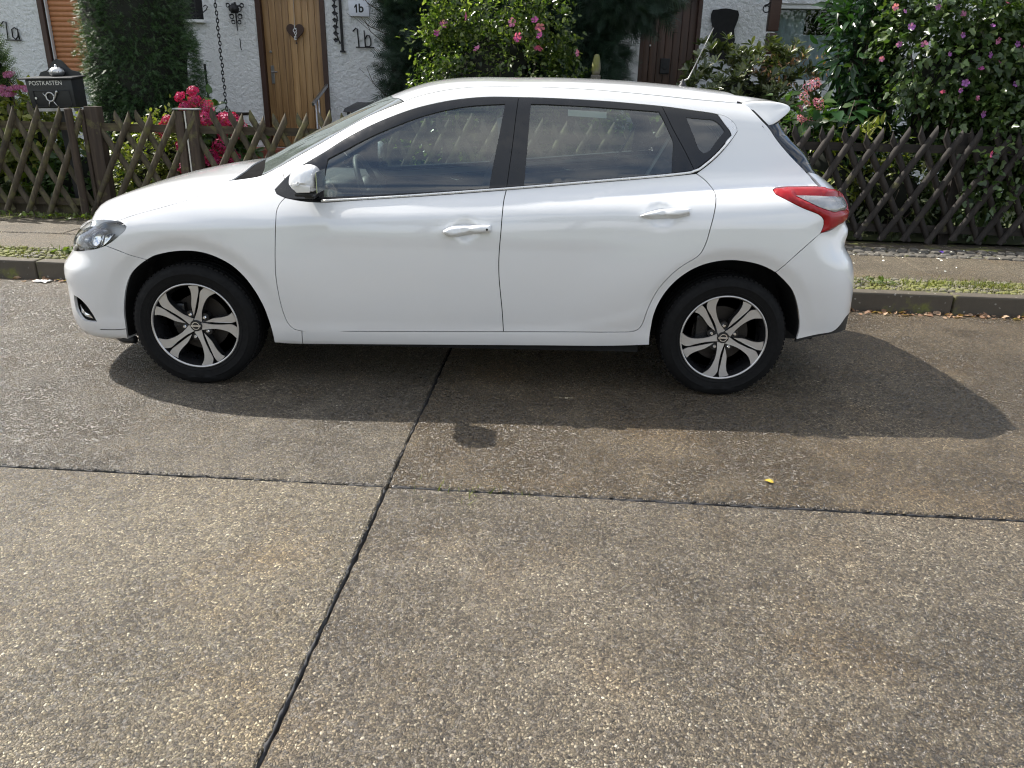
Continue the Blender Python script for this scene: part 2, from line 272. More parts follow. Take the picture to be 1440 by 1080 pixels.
# outlines on the near flank as (wrap parameter s, height z) in metres
CURVES = {
  'lamp_top': [(-2.5179,0.7656),(-2.1937,0.8141),(-2.0807,0.8322),(-2.0107,0.8381),(-1.9631,0.8376),(-1.919,0.8314),(-1.8938,0.8153)],
  'lamp_rear': [(-1.8938,0.8153),(-1.8972,0.8055),(-1.9327,0.773),(-1.9817,0.7366),(-2.0098,0.7206)],
  'lamp_bot': [(-2.0098,0.7206),(-2.0562,0.7036),(-2.1367,0.6868),(-2.2768,0.6644)],
  'lamp_front': [(-2.2768,0.6644),(-2.2714,0.7188),(-2.3421,0.7523),(-2.5179,0.7656)],
  'bump_shut': [(-2.0097,0.7208),(-1.931,0.692),(-1.8803,0.6711),(-1.8214,0.6525)],
  'arch_f_front': [(-2.0279,0.1971),(-2.0106,0.2737),(-2.0029,0.3537),(-1.9816,0.434),(-1.9557,0.5048),(-1.9096,0.5823),(-1.8694,0.6193),(-1.8214,0.6525)],
  'arch_f_rear': [(-1.8216,0.6526),(-1.7848,0.6726),(-1.7385,0.6864),(-1.6885,0.6968),(-1.6395,0.7024),(-1.5978,0.7037),(-1.5569,0.7007),(-1.5168,0.6929),(-1.4774,0.6794),(-1.4387,0.661),(-1.4005,0.637),(-1.3699,0.6089),(-1.34,0.5734),(-1.3169,0.5375),(-1.2948,0.495),(-1.2789,0.4565),(-1.2639,0.412),(-1.2546,0.3667),(-1.2457,0.3217),(-1.2387,0.2723),(-1.2386,0.2243)],
  'fend_bot': [(-1.2402,0.2219),(-1.17,0.2198),(-1.0923,0.219)],
  'sill_front': [(-1.0923,0.219),(-1.0857,0.2966)],
  'door_f': [(-1.1247,0.963),(-1.1433,0.944),(-1.1572,0.9159),(-1.1599,0.8566),(-1.1658,0.7893),(-1.1741,0.6925),(-1.1804,0.6033),(-1.179,0.5028),(-1.174,0.4338),(-1.1655,0.3789),(-1.1497,0.3319),(-1.1266,0.3073),(-1.0857,0.2966)],
  'door_bot': [(-1.0857,0.2966),(-0.8095,0.3013),(-0.4437,0.3096),(-0.0498,0.3193)],
  'door_bot2': [(-0.0498,0.3193),(0.2848,0.3274),(0.5383,0.334),(0.5961,0.337),(0.628,0.3455)],
  'door_b': [(-0.0491,1.0215),(-0.0598,0.9747),(-0.065,0.9195),(-0.0701,0.8376),(-0.0763,0.7511),(-0.0785,0.6878),(-0.0765,0.616),(-0.069,0.5353),(-0.0588,0.441),(-0.0498,0.3193)],
  'door_r': [(0.8784,1.1131),(0.9172,1.088),(0.9475,1.0576),(0.9608,1.0376),(0.9627,1.018),(0.9569,0.9825),(0.9453,0.926),(0.9348,0.8767),(0.9227,0.8121),(0.9081,0.7706),(0.8953,0.7476),(0.875,0.7295),(0.8332,0.7019),(0.7888,0.6651),(0.7487,0.6186),(0.7154,0.5699),(0.6901,0.5125),(0.6711,0.4536),(0.6564,0.389),(0.6449,0.3594),(0.628,0.3455)],
  'belt_lo': [(-1.1247,0.963),(-1.0396,0.9511),(-0.9453,0.9481),(-0.7821,0.9588),(-0.6437,0.9698),(-0.4361,0.9864),(-0.2287,1.0047),(-0.0491,1.0215)],
  'belt_lo2': [(-0.0491,1.0215),(0.1167,1.0371),(0.2896,1.0541),(0.4629,1.071),(0.6369,1.0876),(0.7765,1.1017),(0.8784,1.1131)],
  'belt_hi': [(-0.9464,0.9589),(-0.783,0.9697),(-0.6443,0.9805),(-0.4366,0.9984),(-0.2292,1.0174),(-0.0474,1.0336)],
  'belt_hi2': [(-0.0474,1.0336),(0.1165,1.0495),(0.2894,1.0663),(0.4627,1.0832),(0.6366,1.1),(0.7763,1.1147),(0.8693,1.1279)],
  'tri': [(-0.9347,1.1777),(-1.0037,1.137),(-1.0832,1.0896),(-1.14,1.0432),(-1.1807,0.9971),(-1.1731,0.9834),(-1.1503,0.9717),(-1.1247,0.963),(-1.0404,0.9589),(-0.9464,0.9589)],
  'dlo_top': [(-0.9347,1.1777),(-0.8683,1.2204),(-0.7897,1.264),(-0.7035,1.3056),(-0.6257,1.338),(-0.5493,1.3661),(-0.4834,1.3867),(-0.4141,1.4038),(-0.345,1.4182),(-0.2697,1.4295),(-0.1993,1.4372),(-0.1261,1.4417),(-0.0668,1.4426),(0.0002,1.4424)],
  'dlo_top2': [(0.0002,1.4424),(0.1077,1.4424),(0.2159,1.4405),(0.3346,1.4371),(0.4493,1.4324),(0.5795,1.4247),(0.706,1.4159)],
  'dlo_top3': [(0.706,1.4159),(0.8437,1.4017),(0.9819,1.3845)],
  'dlo_rear': [(0.9819,1.3845),(1.0132,1.3445),(1.0475,1.3011),(1.0513,1.2895),(1.021,1.2568),(0.9783,1.2122),(0.9268,1.1691),(0.8693,1.1279)],
  'chrome_rear': [(0.9819,1.3845),(1.0209,1.3755),(1.0525,1.3566),(1.0775,1.3212),(1.0788,1.3082),(1.0529,1.272),(1.0143,1.2258),(0.9689,1.1811),(0.9167,1.1396),(0.8784,1.1131)],
  'bline': [(0.0002,1.4424),(-0.0119,1.3418),(-0.0231,1.2327),(-0.0361,1.1249),(-0.0474,1.0336)],
  'qline': [(0.706,1.4159),(0.7301,1.37),(0.7611,1.3122),(0.8163,1.2224),(0.8693,1.1279)],
  'glass_f': [(-0.9385,0.9693),(-0.7836,0.9785),(-0.5756,0.9935),(-0.3676,1.0085),(-0.1331,1.0272),(-0.1144,1.1394),(-0.0899,1.2691),(-0.0645,1.4119),(-0.143,1.407),(-0.2047,1.4018),(-0.2681,1.394),(-0.3432,1.3801),(-0.4122,1.3631),(-0.4811,1.3428),(-0.5465,1.3197),(-0.6224,1.2898),(-0.6993,1.257),(-0.7742,1.2206),(-0.8435,1.1842),(-0.8887,1.1619),(-0.9275,1.1415),(-0.9345,1.0948),(-0.9403,1.0364)],
  'glass_r': [(0.037,1.0405),(0.0472,1.1913),(0.0559,1.3368),(0.0618,1.4145),(0.1429,1.4146),(0.216,1.4126),(0.3345,1.4093),(0.449,1.4042),(0.5792,1.3984),(0.6914,1.3922),(0.7162,1.3502),(0.7414,1.3021),(0.7619,1.2571),(0.7606,1.189),(0.759,1.1047),(0.6019,1.089),(0.3934,1.0706),(0.2203,1.0558)],
  'glass_q': [(0.8242,1.3686),(0.8961,1.3634),(0.967,1.356),(0.9955,1.336),(1.017,1.3091),(0.9784,1.2642),(0.9296,1.2113),(0.912,1.2062),(0.8997,1.2148),(0.8612,1.2881)],
  'ditch': [(-0.5673,1.4104),(-0.4956,1.4366),(-0.4188,1.4562),(-0.3317,1.4728),(-0.2445,1.4835),(-0.1391,1.4891),(-0.0335,1.4916),(0.1427,1.4918),(0.3187,1.4876),(0.4594,1.4807),(0.5826,1.4728),(0.7133,1.4638),(0.8483,1.4534),(0.9739,1.4451),(1.09,1.4385)],
  'shield': [(-1.1761,1.0975),(-1.2769,1.0499),(-1.1761,1.0975),(-1.119,1.1295),(-1.0484,1.1686),(-0.975,1.2091),(-0.8834,1.2641),(-0.759,1.3322),(-0.6651,1.3726),(-0.5673,1.4104)],
  'spoil': [(1.09,1.4385),(1.128,1.4343),(1.1674,1.3993),(1.2008,1.3657),(1.2359,1.3321)],
  'glass_rear': [(1.2359,1.3321),(1.2795,1.2756),(1.3272,1.224),(1.3715,1.1819),(1.4268,1.1332)],
  'gate': [(1.4268,1.1332),(1.4619,1.0983),(1.4937,1.0654)],
  'tl_top': [(1.2471,1.0485),(1.259,1.0551),(1.2841,1.0589),(1.3791,1.0638),(1.4961,1.0654)],
  'tl_top2': [(1.4961,1.0654),(1.5807,1.0547),(1.7044,1.028)],
  'tl_low': [(1.2471,1.0485),(1.2551,1.032),(1.3077,1.0084),(1.3888,0.9725),(1.4316,0.9583),(1.4623,0.9459),(1.4818,0.9298),(1.4901,0.9133),(1.4899,0.8887),(1.4792,0.859)],
  'tl_bot': [(1.4792,0.859),(1.5197,0.8656),(1.5705,0.8768),(1.6336,0.8975)],
  'tl_sil': [(1.6336,0.8975),(1.6502,0.9255),(1.6735,0.9637),(1.7345,0.996),(1.7044,1.028)],
  'tl_clear': [(1.3489,1.0268),(1.3955,1.0274),(1.468,1.0258),(1.5486,1.0215),(1.6446,1.0138),(1.6808,0.9859),(1.6434,0.9653),(1.5893,0.9592),(1.5479,0.9564),(1.5051,0.9665),(1.4673,0.9779),(1.4323,0.9915),(1.3911,1.009)],
  'rb_shut': [(1.2856,0.6637),(1.3197,0.7042),(1.3629,0.7506),(1.4079,0.7948),(1.4468,0.8314),(1.4792,0.859)],
  'arch_r': [(0.702,0.2653),(0.6995,0.3093),(0.7016,0.3559),(0.707,0.4262),(0.7168,0.4686),(0.7309,0.5063),(0.7725,0.5798),(0.8004,0.6136),(0.8341,0.6442),(0.8677,0.6684),(0.9089,0.69),(0.9838,0.7127),(1.0294,0.7193),(1.0748,0.7207),(1.1175,0.7168),(1.1568,0.7109),(1.1997,0.701),(1.2455,0.6837),(1.2856,0.6637)],
  'arch_r2': [(1.2856,0.6637),(1.3356,0.6228),(1.3776,0.5816),(1.4018,0.5462),(1.4215,0.5067),(1.4421,0.4532),(1.4579,0.3949),(1.4635,0.3514),(1.459,0.3069)],
  'rb_low': [(1.4589,0.307),(1.5656,0.3347),(1.6749,0.356),(1.7056,0.382),(1.7305,0.4086),(1.8287,0.4272)],
  'dif_low': [(1.4589,0.307),(1.455,0.2889),(1.5779,0.3231),(1.818,0.3321),(1.8325,0.3661),(1.8287,0.4272)],
  'tail_sil': [(1.6336,0.8975),(1.6539,0.8263),(1.7442,0.7635),(1.8026,0.6993),(1.7585,0.6062),(1.8206,0.5045),(1.8287,0.4272)],
  'sill_bot': [(-1.0923,0.219),(-0.4466,0.2335),(0.1423,0.2466),(0.5087,0.2546),(0.702,0.2653)],
  'nose_sil': [(-2.2758,0.6646),(-2.4886,0.596),(-2.3213,0.5701),(-2.3572,0.5023),(-2.4017,0.4303),(-2.4129,0.3649),(-2.3969,0.2813),(-2.3871,0.2408),(-2.327,0.212)],
  'nose_bot': [(-2.327,0.212),(-2.2601,0.2025),(-2.201,0.1991),(-2.1212,0.1981),(-2.0279,0.1971)],
  'lip_line': [(-2.3836,0.2505),(-2.2608,0.2609),(-2.1578,0.2691),(-2.0516,0.2738),(-2.009,0.2796)],
  'fog': [(-2.2861,0.4353),(-2.2954,0.3945),(-2.2965,0.359),(-2.2798,0.3306),(-2.2566,0.3109),(-2.2094,0.3085),(-2.1639,0.3103),(-2.1803,0.3572),(-2.2016,0.3984),(-2.2342,0.4249)],
  'hood_shut': [(-1.9476,0.8378),(-1.8573,0.8686),(-1.7175,0.9078),(-1.583,0.9485),(-1.4895,0.988),(-1.4486,1.0202)],
  'cowl': [(-1.4486,1.0202),(-1.4248,1.0243),(-1.3596,1.0333),(-1.2769,1.0499)],
  'pil': [(-1.1761,1.0975),(-1.1478,1.0583),(-1.14,1.0432)],
  'handle_f': [(-0.3523,0.8346),(-0.3232,0.8494),(-0.1858,0.8647),(-0.1187,0.8665),(-0.1164,0.8308),(-0.1958,0.8203),(-0.3282,0.8101),(-0.3496,0.8211)],
  'handle_r': [(0.5967,0.926),(0.6323,0.9395),(0.7921,0.962),(0.8367,0.9614),(0.8346,0.9326),(0.7731,0.9191),(0.633,0.9114),(0.5997,0.917)],
}
# ------------------------------------------------------------------ panel mesher: outlines in (s,z) or (x,y) -> smooth sheet on the body surface
def dedupe(P, closed=True, eps=.0025):
    out = [P[0]]
    for p in P[1:]:
        if math.hypot(p[0]-out[-1][0], p[1]-out[-1][1]) > eps: out.append(p)
    if closed and math.hypot(out[0][0]-out[-1][0], out[0][1]-out[-1][1]) <= eps: out.pop()
    return out
def spline(P, step, closed=True, corner=38):
    """resample an outline through its points, keeping corners"""
    P = np.array(dedupe(P, closed), float); n = len(P)
    cs = []
    for i in range(n):
        if not closed and i in (0, n-1): cs.append(i); continue
        a = P[i]-P[i-1]; b = P[(i+1) % n]-P[i]
        ang = abs(math.degrees(math.atan2(a[0]*b[1]-a[1]*b[0], a@b)))
        if ang > corner: cs.append(i)
    if closed and not cs: cs = [0]
    segs = []
    if closed:
        for k, c in enumerate(cs):
            e = cs[(k+1) % len(cs)]
            if e <= c: e += n
            segs.append([i % n for i in range(c, e+1)])
    else: segs = [list(range(cs[k], cs[k+1]+1)) for k in range(len(cs)-1)]
    out = []
    for sg in segs:
        Q = P[sg]; d = np.r_[0, np.cumsum(np.linalg.norm(np.diff(Q, axis=0), axis=1))]
        m = max(1, int(round(d[-1]/step))); t = np.linspace(0, d[-1], m+1)
        if len(Q) > 2: X = np.stack([hermite(d, Q[:, 0])(t), hermite(d, Q[:, 1])(t)], 1)
        else: X = Q[0]+(Q[1]-Q[0])*(t/d[-1])[:, None]
        out += list(X[:-1])
    if not closed: out.append(P[-1])
    return np.array(out)
def area2(P): return float(np.sum(P[:, 0]*np.roll(P[:, 1], -1)-np.roll(P[:, 0], -1)*P[:, 1]))
def inset(P, d):
    if d == 0: return P
    s = 1 if area2(P) > 0 else -1
    a = P-np.roll(P, 1, 0); b = np.roll(P, -1, 0)-P
    na = np.stack([-a[:, 1], a[:, 0]], 1); nb = np.stack([-b[:, 1], b[:, 0]], 1)
    na /= np.linalg.norm(na, axis=1, keepdims=True)+1e-12; nb /= np.linalg.norm(nb, axis=1, keepdims=True)+1e-12
    m = na+nb; m /= np.maximum(np.sum(m*na, 1, keepdims=True), .45)*1.0
    return P+s*d*m
def inpoly(Q, P):
    x, y = Q[:, 0], Q[:, 1]; r = np.zeros(len(Q), bool); n = len(P)
    for i in range(n):
        a, b = P[i], P[(i+1) % n]
        c = (a[1] > y) != (b[1] > y)
        if c.any():
            t = (y-a[1])/(b[1]-a[1]+1e-15); r ^= c & (x < a[0]+t*(b[0]-a[0]))
    return r
def fill(outer, holes=(), g=.03, step=.02, gap=.0022, hole_gap=None):
    L = [inset(spline(outer, step), gap)]+[inset(spline(h, step*.8), -(gap if hole_gap is None else hole_gap)) for h in holes]
    lo, hi = L[0].min(0), L[0].max(0)
    nx, ny = max(1, int((hi[0]-lo[0])/g)), max(1, int((hi[1]-lo[1])/(g*.866)))
    gx, gy = np.meshgrid(lo[0]+np.arange(nx+1)*g, lo[1]+np.arange(ny+1)*g*.866); gx = gx+(np.arange(ny+1) % 2)[:, None]*g*.5
    Q = np.stack([gx.ravel(), gy.ravel()], 1); ins = inpoly(Q, L[0])
    for h in L[1:]: ins &= ~inpoly(Q, h)
    Q = Q[ins]; B = np.concatenate(L)
    if len(Q):
        d = np.full(len(Q), 9.)
        for k in range(0, len(B), 200): d = np.minimum(d, np.linalg.norm(Q[:, None]-B[None, k:k+200], axis=2).min(1))
        Q = Q[d > g*.45]
    A = np.concatenate([B, Q]) if len(Q) else B
    E = []; b = 0
    for l in L: E += [(b+i, b+(i+1) % len(l)) for i in range(len(l))]; b += len(l)
    vs_, es_, fs_ = delaunay_2d_cdt([Vector(p) for p in A], E, [], 0, 1e-6)[:3]
    V = np.array([(v.x, v.y) for v in vs_]); F = np.array([f for f in fs_ if len(f) == 3])
    c = V[F].mean(1); ok = inpoly(c, L[0])
    for h in L[1:]: ok &= ~inpoly(c, h)
    return V, F[ok], L
def sheet(name, parent, mat, outer, holes=(), mapper=None, side=-1, off=0.0, hem=.014, gap=.0022, g=.03, step=.02, pillow=None, fn=car_f, hole_gap=None, both=False, centre=None, ne=.004):
    """mapper 'S' wraps (s,z) round the flank; 'T' drops (x,y) on the top; 'B' pushes (y,z) on the tail"""
    P, F, L = fill(outer, holes, g, step, gap, hole_gap)
    def to3(Q, o):
        if mapper == 'T':
            r = topz(Q[:, 0], Q[:, 1], fn, off=o) if np.isscalar(o) else topz(Q[:, 0], Q[:, 1], fn)
        elif mapper == 'B': r = backx(Q[:, 0], Q[:, 1], fn)
        else: r = surf(Q[:, 0], Q[:, 1], fn)
        n = grad(r, fn, ne)
        if not (mapper == 'T' and np.isscalar(o)): r = r+n*(o if np.isscalar(o) else o[:, None])
        return r, n
    o = off
    if pillow:
        B = np.concatenate(L); d = np.full(len(P), 9.)
        for k in range(0, len(B), 200): d = np.minimum(d, np.linalg.norm(P[:, None]-B[None, k:k+200], axis=2).min(1))
        hgt, rad = pillow; t = np.clip(d/rad, 0, 1); o = off+hgt*np.sqrt(np.clip(1-(1-t)**2, 0, 1))
    X, N = to3(P, o)
    fc = np.cross(X[F[:, 1]]-X[F[:, 0]], X[F[:, 2]]-X[F[:, 0]])
    flip = np.sum(fc*N[F].mean(1), 1) < 0; F[flip] = F[flip][:, ::-1]
    LN = N[F].reshape(-1, 3)
    if pillow:                                   # shape normals from geometry instead
        vn = np.zeros_like(X); fc = np.cross(X[F[:, 1]]-X[F[:, 0]], X[F[:, 2]]-X[F[:, 0]])
        for k in range(3): np.add.at(vn, F[:, k], fc)
        vn /= np.linalg.norm(vn, axis=1, keepdims=True)+1e-12; LN = vn[F].reshape(-1, 3)
    VV = [X]; FF = [F]; LL = [LN]; base = len(X)
    if hem:
        for l in L:
            X0, N0 = to3(l, off); X1 = X0-N0*hem; m = len(l)
            i = np.arange(m); j = (i+1) % m
            if centre is not None:
                keep = ~((np.abs(l[i, 0]-centre) < .012) & (np.abs(l[j, 0]-centre) < .012)); i, j = i[keep], j[keep]
            q = np.concatenate([np.stack([i, j, j+m], 1), np.stack([i, j+m, i+m], 1)])
            Y = np.concatenate([X0, X1]); f3 = np.cross(Y[q[:, 1]]-Y[q[:, 0]], Y[q[:, 2]]-Y[q[:, 0]])
            f3 /= np.linalg.norm(f3, axis=1, keepdims=True)+1e-12
            VV.append(Y); FF.append(q+base); LL.append(np.repeat(f3, 3, 0)); base += 2*m
    X = np.concatenate(VV); F = np.concatenate(FF); LN = np.concatenate(LL)
    if both:
        X2 = X*[1, -1, 1]; F2 = F[:, ::-1]+len(X); LN2 = (LN.reshape(-1, 3, 3)[:, ::-1]*[1, -1, 1]).reshape(-1, 3)
        X = np.concatenate([X, X2]); F = np.concatenate([F, F2]); LN = np.concatenate([LN, LN2])
    elif side > 0:
        X = X*[1, -1, 1]; F = F[:, ::-1]; LN = (LN.reshape(-1, 3, 3)[:, ::-1]*[1, -1, 1]).reshape(-1, 3)
    me = fast_mesh(name, X, np.ascontiguousarray(F)); me.shade_smooth()
    me.normals_split_custom_set([tuple(v) for v in LN])
    return link(name, me, mat, parent)
def backx(y, z, fn=car_f):
    lo = np.full_like(y, .9); hi = np.full_like(y, 2.2)
    for _ in range(34):
        m = .5*(lo+hi); inside = fn(m, y, z) < 0
        lo = np.where(inside, m, lo); hi = np.where(inside, hi, m)
    return np.stack([lo, y, z], -1)
def ribbon(name, parent, mat, line, width, off, side=-1, step=.02):
    """flat strip along an (s,z) line lying on the surface at a given depth"""
    P = spline(line, step, closed=False); t = np.gradient(P, axis=0); t /= np.linalg.norm(t, axis=1, keepdims=True)
    n2 = np.stack([-t[:, 1], t[:, 0]], 1)*width/2
    A = surf((P-n2)[:, 0], (P-n2)[:, 1]); B = surf((P+n2)[:, 0], (P+n2)[:, 1]); A = A+grad(A)*off; B = B+grad(B)*off
    X = np.concatenate([A, B])*[1, 1 if side < 0 else -1, 1]; m = len(P); i = np.arange(m-1)
    return link(name, fast_mesh(name, X, np.stack([i, i+1, i+1+m, i+m], 1)), mat, parent)
# ------------------------------------------------------------------ car materials
def paint_mat():
    m = NT('white_paint')
    d = m.noise(3.0, 6); fine = m.vor(260, 'F1').outputs['Distance']
    # road film: a little grime low on the body
    z = m.n('ShaderNodeSeparateXYZ', {0: m.tc.outputs['Object']}).outputs['Z']
    low = m.ramp(m.math('ADD', z, m.math('MULTIPLY', d, .25)), [(.30, 1), (.62, 0)])
    col = m.mix(m.math('MULTIPLY', low, .22), (.76,.765,.77), (.48,.45,.40))
    drops = m.ramp(fine, [(.0, 1), (.16, 0)])
    nrm = m.bump(drops, .04, .0004)
    return m.done(m.pbr(Base_Color=col, Roughness=.32, Coat_Weight=1.0, Coat_Roughness=m.ramp(d, [(.3,.02),(.8,.07)]), Coat_IOR=1.7, Coat_Normal=nrm))
M = {}
M['paint'] = paint_mat()
M['black_gloss'] = plain('black_frame', (.012,.013,.015), .22, Specular_IOR_Level=.5)
M['black_plastic'] = plain('black_plastic', (.014,.014,.015), .5)
M['rubber'] = plain('rubber', (.016,.016,.017), .7)
M['void'] = plain('dark_underbody', (.006,.006,.006), .9)
M['chrome'] = plain('chrome', (.80,.81,.82), .10, 1.0, var=.03)
M['alu'] = plain('machined_alloy', (.56,.55,.54), .34, .75, var=.04, scale=4)
M['rim_black'] = plain('rim_black', (.012,.012,.013), .30)
M['disc'] = plain('brake_disc', (.040,.034,.030), .5, .6)
M['steel_dark'] = plain('antenna_metal', (.25,.25,.25), .4, .7)
M['moulding'] = plain('satin_moulding', (.78,.78,.77), .28, .55, var=.03)
M['cowl'] = plain('cowl_plastic', (.006,.006,.006), .9, Specular_IOR_Level=.05)
M['dark_glass'] = glassy('dark_rear_glass', (.10,.13,.12), 1.52, 0, 1.6)
M['lamp_grey'] = plain('lamp_housing', (.62,.63,.64), .35, .1)
M['glass'] = glassy('side_glass', (.66,.75,.71), 1.52, 0, 2.5, .025)
M['shield'] = glassy('windshield_glass', (.82,.91,.88), 1.52, 0, 1.8, .10)
M['lens'] = glassy('lamp_lens', (.94,.95,.95), 1.5, .0, 1.1)
M['trim'] = plain('cabin_trim', (.055,.057,.060), .6)
M['trim_light'] = plain('cabin_trim_grey', (.30,.32,.32), .65)
M['fabric'] = plain('seat_fabric', (.045,.046,.050), .85, bump=.3, bscale=300)
M['headliner'] = plain('headliner', (.42,.42,.40), .9)
M['belt'] = plain('belt_webbing', (.30,.30,.30), .7)
M['sticker'] = plain('sticker', (.68,.72,.66), .6)
M['indicator'] = plain('indicator_lens', (.75,.74,.72), .12, Coat_Weight=1.0)
def red_mat():
    m = NT('red_lens'); x = m.n('ShaderNodeTexWave', {'Vector': m.mapping((1,1,1)), 'Scale': 90.0, 'Distortion': 0.0}, bands_direction='Z').outputs['Fac']
    return m.done(m.pbr(Base_Color=m.mix(m.noise(20), (.26,.002,.005), (.38,.004,.010)), Roughness=.25, Specular_IOR_Level=.3, Coat_Weight=.4, Coat_Roughness=.02, Normal=m.bump(x, .15, .002)))
M['red'] = red_mat()
def clear_mat():
    m = NT('clear_lamp'); x = m.n('ShaderNodeTexWave', {'Vector': m.mapping((1,1,1)), 'Scale': 55.0}, bands_direction='X').outputs['Fac']
    return m.done(m.pbr(Base_Color=m.mix(m.noise(9), (.16,.17,.165), (.50,.49,.49)), Roughness=.12, Metallic=.45, Coat_Weight=1.0, Coat_Roughness=.02, Normal=m.bump(x, .4, .004)))
M['clear'] = clear_mat()
# ------------------------------------------------------------------ the car
YC = 4.62
car = empty('parked_car', (0, YC, 0))
tag(car, 'white five-door hatchback parked along the kerb with twin-spoke alloy wheels', 'car')
K = CURVES
rev = lambda L: list(L)[::-1]
cF = SA-SQ-RI; cB = SB+SQ+RI
BL = K['belt_hi']
fender = K['hood_shut'][:1]+K['lamp_top'][-2:]+K['lamp_rear'][1:]+K['bump_shut'][1:]+K['arch_f_rear'][1:]+K['fend_bot'][1:]+K['sill_front'][1:]+rev(K['door_f'])[1:]+rev(K['tri'][3:8])[1:]+rev(K['pil'])[1:]+rev(K['cowl'])+rev(K['hood_shut'])[1:-1]
body_side = K['pil']+rev(K['tri'][0:3])+K['dlo_top'][1:]+K['dlo_top2'][1:]+K['dlo_top3'][1:]+K['chrome_rear'][1:]+K['door_r'][1:]+rev(K['door_bot2'])[1:]+rev(K['door_bot'])[1:]+rev(K['sill_front'])[1:]+K['sill_bot'][1:]+K['arch_r'][1:]+K['rb_shut'][1:]+rev(K['tl_low'])[1:]+K['tl_top'][1:]+rev(K['gate'])[1:]+rev(K['glass_rear'])[1:]+rev(K['spoil'])[1:]+rev(K['ditch'])[1:]+rev(K['shield'][3:])[1:]
front_door = K['belt_lo']+K['door_b'][1:]+rev(K['door_bot'])[1:]+rev(K['door_f'])[1:-1]
rear_door = K['belt_lo2']+K['door_r'][1:]+rev(K['door_bot2'])[1:]+rev(K['door_b'])[1:-1]
frame_f = rev(K['tri'])[:-1]+K['dlo_top']+K['bline'][1:]+rev(K['belt_hi'])[1:-1]
frame_r = K['dlo_top2']+K['qline'][1:]+rev(K['belt_hi2'])[1:]+rev(K['bline'])[1:-1]
frame_q = K['dlo_top3']+K['dlo_rear'][1:]+rev(K['qline'])[1:-1]
chrome_poly = K['belt_hi']+K['belt_hi2'][1:]+rev(K['dlo_rear'])[1:]+K['chrome_rear'][1:]+rev(K['belt_lo2'])[1:]+rev(K['belt_lo'][2:])[1:]
bumper_f = K['bump_shut']+rev(K['arch_f_front'])[1:]+rev(K['nose_bot'])[1:]+[(-2.42,.205),(-2.6,.195),(cF,.195),(cF,.655),(-2.75,.655),(-2.60,.66),(-2.48,.662),(-2.38,.662)]+rev(K['lamp_bot'])[0:-1]
lamp = K['lamp_top'][1:]+K['lamp_rear'][1:]+K['lamp_bot'][1:]+[(-2.38,.664),(-2.48,.668),(-2.55,.69),(-2.56,.725),(-2.48,.765),(-2.38,.785),(-2.28,.80)]
intake = [(-2.55,.27),(-2.52,.34),(-2.56,.44),(-2.7,.47),(cF+.001,.47),(cF+.001,.25),(-2.7,.25)]
tail_lamp = K['tl_top']+[(1.58,1.056),(1.68,1.042),(1.78,1.02),(1.80,.98),(1.76,.93),(1.68,.90)]+rev(K['tl_bot'])[1:]+rev(K['tl_low'])[1:-1]
clear_lens = K['tl_clear'][:4]+[(1.62,1.016),(1.70,1.006),(1.735,.985),(1.72,.965),(1.65,.958)]+K['tl_clear'][7:]
bumper_r = K['rb_shut']+K['tl_bot'][1:]+[(1.70,.905),(1.80,.90),(2.0,.87),(cB,.87),(cB,.46),(2.05,.455),(1.92,.445)]+rev(K['rb_low'])[0:]+rev(K['arch_r2'])[1:-1]
diffuser = K['rb_low']+[(1.92,.445),(2.05,.455),(cB,.46),(cB,.27),(2.0,.28),(1.86,.31)]+rev(K['dif_low'][:-1])
A3 = lambda L, side=-1: surf(np.array(L)[:, 0], np.array(L)[:, 1])*[1, 1 if side < 0 else -1, 1]
hs3 = A3(K['hood_shut']); sh3 = A3(K['shield'][2:]); dt3 = A3(K['ditch'])
front_edge = [(-2.02,-.815),(-2.09,-.78),(-2.17,-.72),(-2.26,-.62),(-2.33,-.48),(-2.375,-.30),(-2.39,0)]
halfhood = [(-1.44,0),(-1.43,-.30),(-1.415,-.55),(-1.43,-.665)]+[(p[0], p[1]) for p in hs3[::-1]]+front_edge
hood_poly = halfhood+[(x, -y) for x, y in halfhood[::-1][1:-1]]
hdr = [(dt3[0][0], dt3[0][1]), (-.615,-.50),(-.66,-.35),(-.69,-.18),(-.70,0)]
half_roof = [(p[0], p[1]) for p in dt3]+[(1.10,-.50),(1.105,-.3),(1.11,0)]
roof_poly = rev(hdr)[:-1]+half_roof; roof_poly = roof_poly+[(x, -y) for x, y in roof_poly[::-1][1:-1]]
half_sh = hdr[::-1][:-1]+[(p[0], p[1]) for p in sh3[::-1]]+[(-1.275,-.668),(-1.285,-.60),(-1.325,-.45),(-1.375,-.25),(-1.388,0)]
shield_poly = half_sh+[(x, -y) for x, y in half_sh[::-1][1:-1]]
cowl_half = [(-1.380,0),(-1.367,-.25),(-1.317,-.45),(-1.277,-.60),(-1.272,-.664),(-1.33,-.660),(-1.40,-.655),(-1.44,-.66),(-1.42,-.55),(-1.437,-.30),(-1.448,0)]
cowl_poly = cowl_half+[(x, -y) for x, y in cowl_half[::-1][1:-1]]
sheet('hood', car, M['paint'], hood_poly, mapper='T', g=.035, gap=.001)
sheet('roof', car, M['paint'], roof_poly, mapper='T', g=.04, gap=.003)
ws = sheet('windshield', car, M['shield'], shield_poly, mapper='T', g=.04, gap=.003, hem=.004)
sheet('cowl', car, M['cowl'], cowl_poly, mapper='T', g=.03, off=-.006, hem=.01)
fb = sheet('front_bumper', car, M['paint'], bumper_f, holes=[K['fog'], intake], mapper='S', both=True, centre=cF)
sheet('air_intake', fb, M['black_plastic'], intake, mapper='S', off=-.016, hem=0, both=True, centre=cF, gap=-.012)
gp = [(-2.60,.668),(cF,.664),(cF,.742),(-2.72,.742),(-2.60,.73)]
